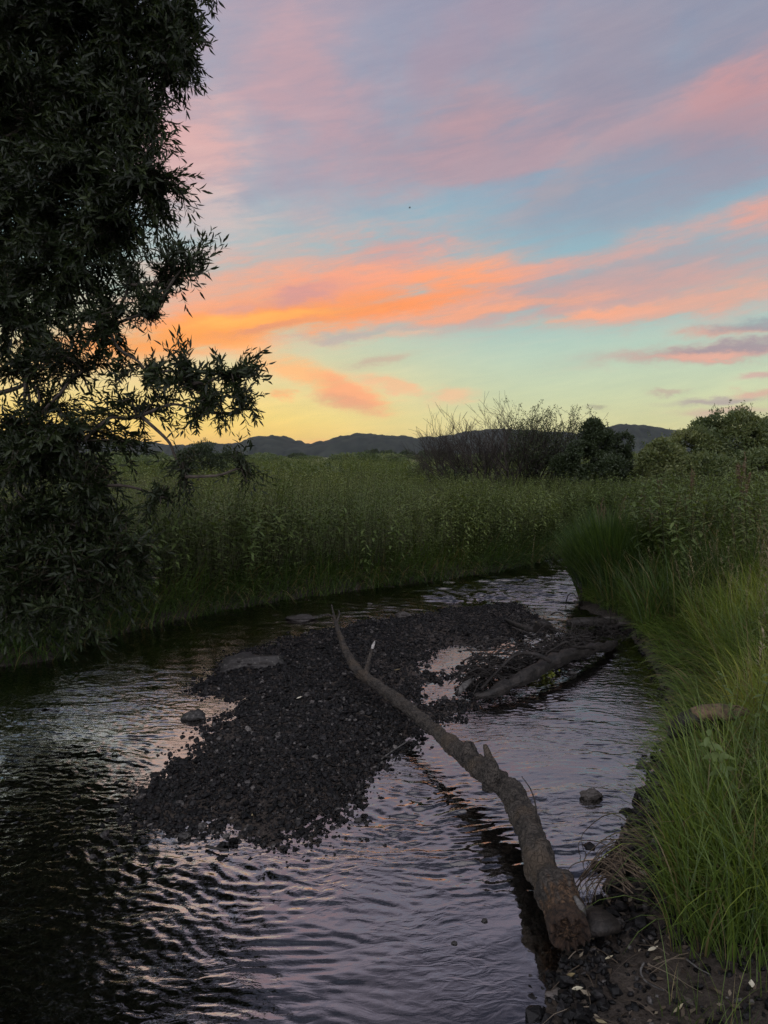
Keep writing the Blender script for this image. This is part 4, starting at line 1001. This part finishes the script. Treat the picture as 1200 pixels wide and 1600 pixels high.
ROCK = stones_mat("rock", [(0.0, (0.012, 0.011, 0.010)), (0.5, (0.05, 0.043, 0.038)), (1.0, (0.13, 0.113, 0.10))], 0.6, 14, 1.0)
def lichen():      # paler crusts and darker pits on the stones
    g = NT(ROCK.node_tree); p = next(n for n in g.n if n.type == 'BSDF_PRINCIPLED'); old = p.inputs['Base Color'].links[0].from_socket; tc = g.new('ShaderNodeTexCoord')
    n1 = g.noise(tc.outputs['Object'], 38, 5, .65, .5); n2 = g.noise(tc.outputs['Object'], 90, 4, .6)
    c = g.mix(g.m('MULTIPLY', g.smooth(n1, .54, .66), .55), old, (.11, .105, .09)); g.put(p.inputs['Base Color'], g.mix(g.smooth(n2, .55, .68), c, (.008, .0075, .007)))
lichen()
def rock(px, py, wpx, hfrac, label, tint, seed, z=0.0, deep=.8, yaw=0.0, flat=1.0):
    c = at(px, py, z); k = sqrt(c[1] ** 2 + (CAM_H - z) ** 2) / FPX; r = wpx * k / 2
    v, q, tr_, cc_ = stone_proto(4, seed, 1.0, 0.42)
    v = v * np.array([r, r * deep, r * hfrac]); v = v @ rot('z', yaw).T
    v = v + (fbm(v[:, 0] / r * 3 + seed, v[:, 1] / r * 3 + v[:, 2] / r * 3, 3, seed)[:, None] - .5) * r * .16
    v = v + np.array(c) + np.array([0, 0, r * hfrac * .3])
    g = Geo(); g.add(v, None, tr_, tint); o = g.build("stone", ROCK)
    # origin at its base
    me = o.data; off = np.array(c); co = v - off; me.vertices.foreach_set('co', co.astype(np.float32).ravel()); me.update(); o.location = c
    return tag(o, label, "stone", "stones in and beside the stream")
rock(303, 1122, 36, 0.62, "dark pointed stone standing alone in the pale water left of the gravel bar", .0, 33)
rock(398, 1046, 104, 0.34, "long low brown boulder on the upper left edge of the gravel bar", .08, 5, 0.0, .55, .1)
rock(923, 1246, 32, 0.50, "smooth grey stone in the water between the log and the right bank", .55, 8)
rock(288, 1308, 17, 0.75, "small black stone at the lower tip of the gravel bar", .05, 9)
rock(893, 1053, 13, 0.5, "tiny dark stone in the water below the driftwood log", .1, 12)
rock(962, 976, 60, 0.36, "flat grey stone under the grass beside the short broken log", .5, 14, 0.02, .6)
rock(1006, 1198, 22, 0.5, "dark stone at the pebbly edge of the right bank", .2, 15)
rock(925, 1428, 30, 0.6, "grey stone wedged behind the broken end of the fallen log", .45, 16, 0.03)
rock(870, 1556, 26, 0.5, "grey stone at the water's edge near the bottom of the view", .7, 17, 0.01)
rock(757, 1439, 9, 0.6, "tiny dark stone breaking the smooth water left of the log's thick end", .05, 22)
rock(710, 1474, 8, 0.6, "smallest dark stone in the smooth water near the bottom centre", .05, 23)
rock(560, 1283, 12, 0.6, "little dark stone off the right side of the gravel bar", .1, 18)
rock(630, 964, 26, 0.4, "low stone breaking the water above the gravel bar", .4, 19)
rock(470, 968, 44, 0.25, "flat dark stone awash in the riffle above the gravel bar", .3, 20)

# ------------------------------------------------------------------ the fallen log
LOGBARK = bark_mat("log_bark", (0.012, 0.0105, 0.009), (0.062, 0.053, 0.043), 22, moss=(0.06, 0.045, 0.03), bump=1.0, rough=0.8)
def add_rot():
    g = NT(LOGBARK.node_tree); p = next(n for n in g.n if n.type == 'BSDF_PRINCIPLED'); old = p.inputs['Base Color'].links[0].from_socket
    at_ = g.new('ShaderNodeAttribute', attribute_name='tint'); tc = g.new('ShaderNodeTexCoord'); n = g.noise(tc.outputs['Object'], 55, 4, .6)
    g.put(p.inputs['Base Color'], g.mix(g.smooth(at_.outputs['Fac'], .6, .95), old, g.mix(g.smooth(n, .35, .65), (.02, .013, .008), (.095, .056, .03))))
    n2 = g.new('ShaderNodeTexVoronoi', feature='DISTANCE_TO_EDGE'); n2.inputs['Scale'].default_value = 34.0; g.l.new(tc.outputs['Object'], n2.inputs['Vector'])
    b = next(n for n in g.n if n.type == 'BUMP'); h = b.inputs['Height'].links[0].from_socket
    g.put(b.inputs['Height'], g.m('ADD', h, g.m('MULTIPLY', g.smooth(n2.outputs['Distance'], 0.0, .25), .7)))
add_rot()
ROT = bark_mat("rotten_wood", (0.010, 0.0065, 0.0045), (0.045, 0.026, 0.015), 40, bump=1.0)
GREYWOOD = bark_mat("grey_wood", (0.035, 0.033, 0.030), (0.12, 0.115, 0.108), 22, bump=0.6)
DRIFT = bark_mat("wet_driftwood", (0.007, 0.006, 0.0052), (0.026, 0.022, 0.0185), 16, bump=0.7, rough=0.6)
def on_ray(pts): return np.array([at(px, py, z) for px, py, z in pts])
LP = on_ray([(888, 1452, .13), (872, 1405, .15), (838, 1330, .17), (812, 1262, .18), (780, 1224, .18), (748, 1198, .185), (724, 1178, .185), (690, 1150, .18), (640, 1110, .17), (595, 1075, .16), (562, 1050, .17), (543, 1022, .22), (530, 990, .30), (521, 962, .36)])
LR = np.array([.078, .082, .072, .063, .060, .062, .054, .047, .046, .043, .043, .032, .024, .014])
t = thing("fallen_log", "long bent fallen log reaching from the muddy shore across the water onto the gravel bar", "log", tuple(LP[0] * (1, 1, 0)))
P = catmull(LP, 12); R = np.interp(np.linspace(0, 1, len(P)), np.linspace(0, 1, len(LR)), LR)
def log_tint(P, sides):      # bare rotten wood shows on the upper side near the butt
    n = len(P); s_ = np.concatenate([[0], np.cumsum(np.linalg.norm(np.diff(P, axis=0), axis=1))])
    k = np.exp(-(s_ / .24) ** 2)[:, None] * np.ones(sides)
    nn = fbm(s_[:, None] * 14 + np.zeros(sides), np.arange(sides)[None, :] * .45 + 0 * s_[:, None], 3, 4)
    q = np.clip(k * 1.15 + (nn - .5) * 1.1, 0, 1).ravel(); return np.concatenate([q, [1, 0]])
g = Geo(); P2 = catmull(P, 5); R2 = np.interp(np.linspace(0, 1, len(P2)), np.linspace(0, 1, len(R)), R); tube(g, P2, R2, 72, 0.34, 5, log_tint(P2, 72))
def bark_relief(g, P, sides):     # furrowed plates, knots and scars
    V = g.v[-1].astype(float); n = len(P); s_ = np.concatenate([[0], np.cumsum(np.linalg.norm(np.diff(P, axis=0), axis=1))])
    ax_ = np.repeat(P, sides, axis=0); W_ = V[:n * sides]; rad = W_ - ax_; rl = np.linalg.norm(rad, axis=1, keepdims=True)
    ss = np.repeat(s_, sides); th = np.tile(np.arange(sides) / sides * 2 * pi, n); tw = th + ss * .8
    rid = lambda f1, f2, sd: 1 - np.abs(2 * fbm(ss * f1 + 3, np.cos(tw) * f2 + np.sin(tw) * f2 * 1.37 + 20, 3, sd) - 1)
    d = .012 * (rid(9, 3.2, 5) - .8) + .010 * (rid(22, 6, 8) - .8) + .014 * (fbm(ss * 4, np.sin(tw) * 2 + 5, 3, 6) - .5)
    for _ in range(16):
        s0 = random.uniform(.1, s_[-1] * .75); t0 = random.uniform(0, 6.28); dt = np.abs((th - t0 + pi) % (2 * pi) - pi)
        d = d + random.choice([.016, .012, -.010]) * np.exp(-((ss - s0) / .028) ** 2 - (dt / .32) ** 2)
    k = np.clip(rl[:, 0] / .08, .25, 1.1)
    V[:n * sides] = W_ + rad / rl * (d * k)[:, None]; g.v[-1] = V.astype(np.float32)
bark_relief(g, P2, 72); g.build("trunk", LOGBARK, t)
a = P[0]; ax = unit(P[0] - P[6])
g = Geo(); side = unit(np.cross(ax, [0, 0, 1])); upv = np.cross(side, ax)
ns = 60; th = np.arange(ns) / ns * 2 * pi; jag = fbm(np.cos(th) * 4 + 9, np.sin(th) * 4 + 5, 4, 3, .7); jag = (jag - jag.min()) / (jag.max() - jag.min())
rows = []
for rr_, ob, oj in [(1.0, -.05, .0), (1.02, -.005, .015), (.95, .0, .05), (.78, -.012, .04), (.55, -.03, .035), (.28, -.02, .03)]:
    q = jag * oj + ob + (.012 * rng.random(ns) if rr_ < 1 else 0); rows.append(a + .080 * rr_ * (side * np.cos(th)[:, None] + upv * np.sin(th)[:, None]) * (0.9 + .2 * rng.random((ns, 1)) * (rr_ < 1) + .1 * (rr_ >= 1)) + ax * q[:, None])
rows = np.concatenate(rows + [[a - ax * .01]]); nr = 6
i_ = (np.arange(nr - 1)[:, None] * ns + np.arange(ns)[None, :]); i2 = (np.arange(nr - 1)[:, None] * ns + (np.arange(ns)[None, :] + 1) % ns)
g.add(rows, np.stack([i_, i2, i2 + ns, i_ + ns], -1).reshape(-1, 4), np.stack([(nr - 1) * ns + np.arange(ns), (nr - 1) * ns + (np.arange(ns) + 1) % ns, np.full(ns, nr * ns)], -1))
for i in range(16):
    t_ = random.uniform(0, 6.28); r = random.uniform(.03, .09)
    s_ = a + side * cos(t_) * r + upv * sin(t_) * r - ax * .03; tube(g, [s_, s_ + ax * random.uniform(.03, .065) + np.array([random.gauss(0, .008), random.gauss(0, .008), random.gauss(0, .008)])], [random.uniform(.008, .018), .003], 5)
g.build("broken_end", ROT, t)
g = Geo(); b0 = at(905, 1418, .15); tube(g, [at(898, 1400, .22), at(908, 1418, .2), at(914, 1432, .15)], [.008, .018, .008], 8, .3, 4, flat=.5); g.build("bare_patch", GREYWOOD, t)
g = Geo(); tube(g, [at(912, 1448, .12), at(932, 1442, .13), at(950, 1438, .12), at(962, 1440, .07)], [.05, .062, .055, .02], 14, .4, 12, flat=.55); g.build("root_stub", DRIFT, t)
g = Geo(); s0 = np.array(at(772, 1222, .20)); tube(g, catmull(np.array([s0 - (.0, .0, .04), at(768, 1205, .26), at(763, 1186, .33), at(757, 1163, .40)]), 4), np.linspace(.060, .010, 13), 12, .5, 6); g.build("branch_stub", LOGBARK, t)
g = Geo(); s0 = np.array(at(733, 1178, .22)); tube(g, [s0 - (0, 0, .05), s0 + (.0, .01, .03), s0 + (.005, .02, .07)], [.06, .05, .02], 12, .5, 16); g.build("branch_stub", LOGBARK, t)
g = Geo(); tube(g, catmull(np.array([at(838, 1296, .2), at(838, 1265, .30), at(830, 1235, .36), at(815, 1213, .40)]), 5), np.linspace(.006, .002, 16), 5); g.build("twig", DRIFT, t)
g = Geo(); tube(g, catmull(np.array([at(572, 1056, .18), at(574, 1040, .24), at(578, 1025, .30), at(582, 1012, .36)]), 5), np.linspace(.022, .010, 16), 8, .3, 3); sb = g.build("side_branch", LOGBARK, t)
g = Geo(); tube(g, [at(581.5, 1014, .355), at(583, 1008, .38), at(586, 1001, .41)], [.011, .014, .003], 8, .2, 5, flat=.6); o = g.build("broken_tip", bark_mat("pale_wood", (.2, .19, .175), (.36, .345, .32), 30)); o.parent = sb
sb_w = np.array(t.location); o.location = -sb_w
for pts in [[(522, 966, .35), (512, 960, .38), (502, 962, .39)], [(522, 964, .355), (519, 950, .42), (518, 944, .44)], [(526, 972, .34), (530, 960, .39), (529, 953, .41)]]:
    g = Geo(); tube(g, catmull(on_ray(pts), 4), np.linspace(.014, .004, 9), 6, .3); g.build("twig", LOGBARK, t)
# small sticks lying by the log on the gravel
def stick(pts, r0, r1, label, name="stick", mat=None, cat="stick", group="loose sticks by the water"):
    Pp = on_ray(pts); o_ = Pp[0].copy(); g = Geo(); tube(g, catmull(Pp - o_, 5), np.linspace(r0, r1, 5 * (len(pts) - 1) + 1), 7, .3, len(label)); o = g.build(name, mat or DRIFT); o.location = tuple(o_); return tag(o, label, cat, group)
stick([(596, 1186, .03), (618, 1170, .05), (650, 1150, .03)], .006, .003, "thin pale stick pointing into the water under the fallen log", mat=GREYWOOD)
stick([(590, 1180, .05), (606, 1183, .06), (622, 1182, .05)], .007, .003, "short dark forked stick on the lower right edge of the gravel bar")
stick([(322, 1322, .01), (345, 1327, .015), (358, 1328, .01)], .008, .004, "straight stick floating below the lower end of the gravel bar")
stick([(884, 943, .02), (888, 930, .16), (896, 927, .2), (904, 940, .02)], .007, .004, "thin bent stalk arching out of the water beside the sedge")

# ------------------------------------------------------------------ driftwood on the right
LP2 = on_ray([(742, 1090, .05), (775, 1080, .09), (820, 1058, .13), (860, 1036, .15), (900, 1020, .15), (940, 1012, .10), (960, 1006, .04)])
t = thing("driftwood_log", "dark waterlogged log lying from the right bank down to the gravel bar", "log", tuple(LP2[0] * (1, 1, 0)))
g = Geo(); P = catmull(LP2, 8); tube(g, P, np.interp(np.linspace(0, 1, len(P)), [0, .2, .5, .8, 1], [.022, .046, .058, .054, .032]), 30, .6, 21); g.build("trunk", DRIFT, t)
g = Geo(); tube(g, catmull(on_ray([(860, 1034, .22), (835, 1022, .30), (805, 1024, .26), (780, 1046, .16), (752, 1076, .06)]), 6), np.linspace(.020, .011, 25), 8, .3, 4); g.build("branch", DRIFT, t)
g = Geo(); tube(g, catmull(on_ray([(930, 1012, .16), (895, 1010, .24), (884, 1003, .30), (868, 1012, .24), (852, 1022, .18)]), 6), np.linspace(.015, .008, 25), 7, .3, 6); g.build("branch", DRIFT, t)
o = thing("broken_branch", "pale split piece of broken branch leaning on the twig heap by the pools", "branch", at(714, 1084, 0))
g = Geo(); tube(g, catmull(on_ray([(714, 1084, .03), (724, 1073, .08), (738, 1062, .12)]), 5), [.02, .034, .036, .036, .036, .034, .032, .03, .03, .028, .02], 10, .5, 31, flat=.6); g.build("split_wood", GREYWOOD, o)
t = thing("twig_heap", "tangled heap of dead twigs caught behind the dark driftwood log", "twig heap", at(800, 1050, 0))
g = Geo()
for i in range(620):
    f = random.random(); px = 735 + 175 * f + random.gauss(0, 12); py = 1078 - 62 * f + random.gauss(0, 9) - 4
    z = abs(random.gauss(0, .14)) * (1.1 - .5 * f); c = np.array(at(px, py, 0)) + (0, 0, z); an = random.gauss(0.45, .7); ln = random.uniform(.06, .34); el = random.gauss(0, .35)
    d = np.array([cos(an) * cos(el), sin(an) * cos(el), sin(el)]); mid = c + np.array([random.gauss(0, .02), random.gauss(0, .02), random.gauss(.01, .02)])
    tube(g, catmull(np.array([c - d * ln / 2, mid, c + d * ln / 2]), 3), np.linspace(random.uniform(.004, .011), .003, 7), 4, cap=False)
for i in range(120):   # dry stuff by the bank end
    px = random.uniform(895, 975); py = random.uniform(985, 1008); c = np.array(at(px, py, 0)) + (0, 0, abs(random.gauss(0, .06))); an = random.uniform(0, 6.28); ln = random.uniform(.08, .3)
    d = np.array([cos(an), sin(an), random.gauss(.2, .4)]); tube(g, catmull(np.array([c, c + d * ln * .5 + (0, 0, .02), c + d * ln]), 3), np.linspace(.004, .0015, 7), 4, cap=False)
g.build("twigs", DRIFT, t)
g = Geo(); n = 240; c = np.array([at(*random.choice([(845, 1052), (866, 1046), (838, 1060), (852, 1058)]), 0) for _ in range(n)]) + rng.normal(size=(n, 3)) * (.045, .03, .02) + (0, 0, .05)
M = frames(unit(rng.normal(size=(n, 3)) + (0, 0, .5)), rng.random(n) * 6); M = np.stack([M[..., 2], M[..., 0], M[..., 1]], -1)
g.inst(leaf_simple(.035, .02), M, c, .6 + .4 * rng.random(n))
o = g.build("water_plant", leaf_mat("water_leaf", [(0, (.05, .07, .015)), (1, (.17, .2, .03))], trans=.3)); tag(o, "little bright green water plant rooted against the driftwood log", "plant")
t = thing("driftwood_branch", "crooked black branch with a raised elbow at the top end of the gravel bar", "branch", at(830, 985, 0))
g = Geo(); tube(g, catmull(on_ray([(790, 968, .06), (806, 976, .09), (824, 983, .12), (838, 981, .15), (848, 973, .24), (858, 982, .16), (868, 986, .12)]), 6), np.interp(np.linspace(0, 1, 37), [0, .3, .65, .85, 1], [.018, .034, .045, .045, .012]), 10, .4, 44); g.build("limb", DRIFT, t)
g = Geo()
for pts in [[(858, 982, .14), (852, 990, .04), (846, 996, .0)], [(818, 982, .1), (812, 990, .02)], [(866, 985, .12), (874, 982, .13)]]:
    g = Geo(); tube(g, on_ray(pts), np.linspace(.02, .006, len(pts)), 6, .3); g.build("twig", DRIFT, t)
t = thing("broken_log", "short black broken log jutting from under the sedge into the stream", "log", at(915, 975, 0))
g = Geo(); tube(g, catmull(on_ray([(888, 974, .06), (905, 972, .08), (930, 972, .08), (960, 972, .07)]), 5), [.05] * 3 + [.052] * 10 + [.045] * 3, 12, .35, 51); g.build("trunk", DRIFT, t)
g = Geo(); tube(g, on_ray([(889, 975, .09), (888, 970, .14), (889, 968, .15)]), [.03, .018, .004], 7, .4, 3); g.build("splinter", DRIFT, t)
# twiggy water plants in the riffle
stick([(876, 995, .0), (880, 984, .10), (886, 996, .01)], .006, .003, "small twig loop sticking out of the water near the crooked branch")
stick([(884, 1000, .01), (890, 990, .08), (897, 989, .09), (902, 998, .01)], .005, .003, "arched twig in the riffle just above the driftwood log")

# weathered piece of timber in the grass of the right bank
t = thing("timber_piece", "weathered tan piece of split timber lying in the grass on the right bank", "timber", at(1120, 1125, .42))
g = Geo(); tube(g, catmull(on_ray([(1084, 1120, .50), (1092, 1114, .52), (1118, 1112, .53), (1142, 1114, .53), (1150, 1113, .55), (1164, 1110, .54)]), 6), np.interp(np.linspace(0, 1, 31), [0, .12, .5, .75, .82, 1], [.02, .05, .062, .05, .025, .03]), 16, .35, 61, flat=.65); g.build("bare_wood", bark_mat("tan_wood", (.06, .042, .027), (.19, .13, .078), 16, bump=.5), t)
g = Geo(); tube(g, catmull(on_ray([(1050, 1150, .30), (1064, 1138, .40), (1082, 1124, .48), (1100, 1124, .46), (1130, 1124, .46)]), 5), np.interp(np.linspace(0, 1, 21), [0, .3, .8, 1], [.03, .07, .06, .03]), 12, .4, 63); g.build("bark", DRIFT, t)

# reed stems by the sedge
t = thing("reed_clump", "few dead upright reed stems standing in the water at the left of the sedge", "reeds", at(908, 951, 0))
for i in range(9):
    px = random.uniform(903, 914); g = Geo(); h_ = random.uniform(.25, .5); c = np.array(at(px, random.uniform(946, 953), -.05)); tube(g, [c, c + (random.gauss(0, .02), 0, h_ * .6), c + (random.gauss(-.03, .04), 0, h_)], [.008, .007, .004], 5); g.build("stem", DRIFT, t)
# dead twigs hanging over the mud from the grass
t = thing("dead_branch", "spray of thin brown dead twigs hanging from the grass toward the fallen log", "branch", at(985, 1400, .2))
g = Geo()
for i in range(34):
    s0 = np.array(at(random.uniform(965, 1010), random.uniform(1310, 1400), .28)); e = np.array(at(random.uniform(895, 960), random.uniform(1300, 1400), random.uniform(.03, .2)))
    mid = (s0 + e) / 2 + (0, 0, random.uniform(.02, .12)); tube(g, catmull(np.array([s0, mid, e, e + (random.gauss(-.02, .02), random.gauss(-.03, .02), -.05)]), 4), np.linspace(.0035, .0012, 13), 4, cap=False)
g.build("twigs", bark_mat("dry_twig", (.05, .035, .022), (.12, .09, .06), 40), t)

# leaf litter and fallen leaves on the mud
LITTER = leaf_mat("litter", [(0, (.03, .022, .015)), (.7, (.085, .065, .045)), (1, (.2, .17, .12))], trans=.1)
g = Geo(); n = 1500; X = 0.55 + 2.2 * rng.random(n); Y = 2.15 + 1.7 * rng.random(n); s = stream_s(X, Y); m_ = s < -.02; X = X[m_]; Y = Y[m_]; n = len(X)
D_ = unit(np.stack([rng.normal(size=n) * .5, rng.normal(size=n) * .5, np.ones(n)], -1)); M = frames(D_, rng.random(n) * 6.28); sc = .6 + .8 * rng.random(n)
g.inst(leaf_simple(.035, .015, .3), M * sc[:, None, None], np.stack([X, Y, ground_z(X, Y) + .008], -1), np.clip(rng.random(n) ** 1.6 * .95, 0, 1))
for i in range(160):
    x_ = random.uniform(.6, 2.6); y_ = random.uniform(2.2, 3.6); s_ = float(stream_s(np.array([x_]), np.array([y_]))[0])
    if s_ > -.03: continue
    a = random.uniform(0, 6.28); ln = random.uniform(.05, .22); f = np.linspace(0, 1, 5); xx = x_ + f * ln * cos(a); yy = y_ + f * ln * sin(a)
    tube(g, np.stack([xx, yy, ground_z(xx, yy) + .012 + .015 * np.sin(f * 3)], -1), np.linspace(.0028, .001, 5), 4, cap=False, tint=random.random() * .8)
tag(g.build("leaf_litter", LITTER), "dead leaves and bits of twig strewn over the dark mud", "leaf litter", kind='stuff')
PALE = leaf_mat("fallen_leaf", [(0, (.16, .12, .05)), (.5, (.36, .32, .20)), (1, (.5, .47, .38))], trans=.1)
def fallen(px, py, L, Wd, yaw, tint, label, curl=.3):
    x_, y_, _ = at(px, py, .08); z_ = float(ground_z(np.array([x_]), np.array([y_]))[0])
    x_, y_, _ = at(px, py, z_); v, q, tt, c = leaf_proto(L, Wd, .35, -curl, tint); v = v @ rot('z', yaw).T
    g = Geo(); g.add(v, q, tt, np.full(len(v), tint)); o = g.build("fallen_leaf", PALE); o.location = (x_, y_, z_ + .012); tag(o, label, "leaf", "pale fallen leaves")
fallen(1012, 1490, .045, .019, .2, .8, "pale oval fallen leaf on the mud right of the log's broken end")
fallen(893, 1550, .042, .022, -.2, .75, "pale cream fallen leaf close to the water among the pebbles")
fallen(883, 1531, .04, .022, .1, .1, "brownish yellow fallen leaf just under the dark foot of the log")
fallen(945, 1503, .035, .012, .2, .6, "narrow grey fallen leaf below the root stub of the log")
fallen(930, 1598, .045, .02, -.8, .3, "yellowish fallen leaf at the very bottom of the mud")
fallen(1052, 1587, .05, .014, .5, .5, "curled tan fallen leaf low on the mud near the grass")
fallen(1175, 1548, .03, .02, 1.2, .9, "small whitish fallen leaf under the grass in the lower right corner")
fallen(615, 1049, .075, .03, -.4, .1, "orange brown fallen leaf on the gravel bar right of the log")
fallen(393, 1278, .035, .022, .9, .2, "small yellow fallen leaf near the lower end of the gravel bar")
fallen(463, 1094, .05, .028, .4, .95, "whitish fallen leaf in the middle of the gravel bar")
mz = lambda px, py: (px, py, float(ground_z(np.array([at(px, py, .1)[0]]), np.array([at(px, py, .1)[1]]))[0]) + .015)
stick([mz(1006, 1504), mz(1001, 1518), mz(1008, 1532), mz(1022, 1541), mz(1038, 1548)], .0042, .003, "thin pale curved twig lying on the mud below the grass", mat=GREYWOOD)
stick([mz(1072, 1498), mz(1090, 1512), mz(1108, 1522)], .004, .002, "straight grey twig on the mud beside the bank grass", mat=GREYWOOD)
# a bird high over the meadow
t = thing("bird", "tiny dark bird high in the blue gap of the sky", "bird", atd(640, 325, 60))
c = np.array(t.location); g = Geo(); tube(g, catmull(np.array([c + (-.09, 0, 0), c + (-.03, 0, .005), c + (.05, 0, .01), c + (.10, 0, .012)]), 4), [.006, .015, .022, .026, .03, .032, .032, .03, .027, .024, .02, .012, .004], 8, tint=.1)
g.build("body", DARKBARK, t)
for sy in (-1, 1):
    g = Geo(); v = np.array([(.05, 0, .02), (.06, .12, .07), (.02, .22, .05), (-.02, .12, .06), (-.02, 0, .02)]) * (1, sy, 1); g.add(c + v, [[0, 1, 3, 4]], [[1, 2, 3]], .1); g.build("wing", DARKBARK, t)

# ------------------------------------------------------------------ evening haze over the valley
m, g, out = material("evening_haze")
vol = g.new('ShaderNodeVolumePrincipled'); g.put(vol.inputs['Color'], HAZE_COL); vol.inputs['Density'].default_value = HAZE_DENS; vol.inputs['Anisotropy'].default_value = 0.2
g.l.new(vol.outputs[0], out.inputs['Volume'])
hx, hy0, hy1, hz0, hz1 = 6500.0, -600.0, 7200.0, -12.0, 170.0
g = Geo(); v = [(x, y, z) for z in (hz0, hz1) for x, y in ((-hx, hy0), (hx, hy0), (hx, hy1), (-hx, hy1))]
g.add(v, [[3, 2, 1, 0], [4, 5, 6, 7], [0, 1, 5, 4], [1, 2, 6, 5], [2, 3, 7, 6], [3, 0, 4, 7]])
tag(g.build("haze", m, smooth=False), "thin bluish evening haze lying over the whole valley", "haze", kind='stuff')
SC.cycles.use_denoising = True; SC.cycles.denoiser = 'OPENIMAGEDENOISE'; SC.cycles.denoising_prefilter = 'NONE'
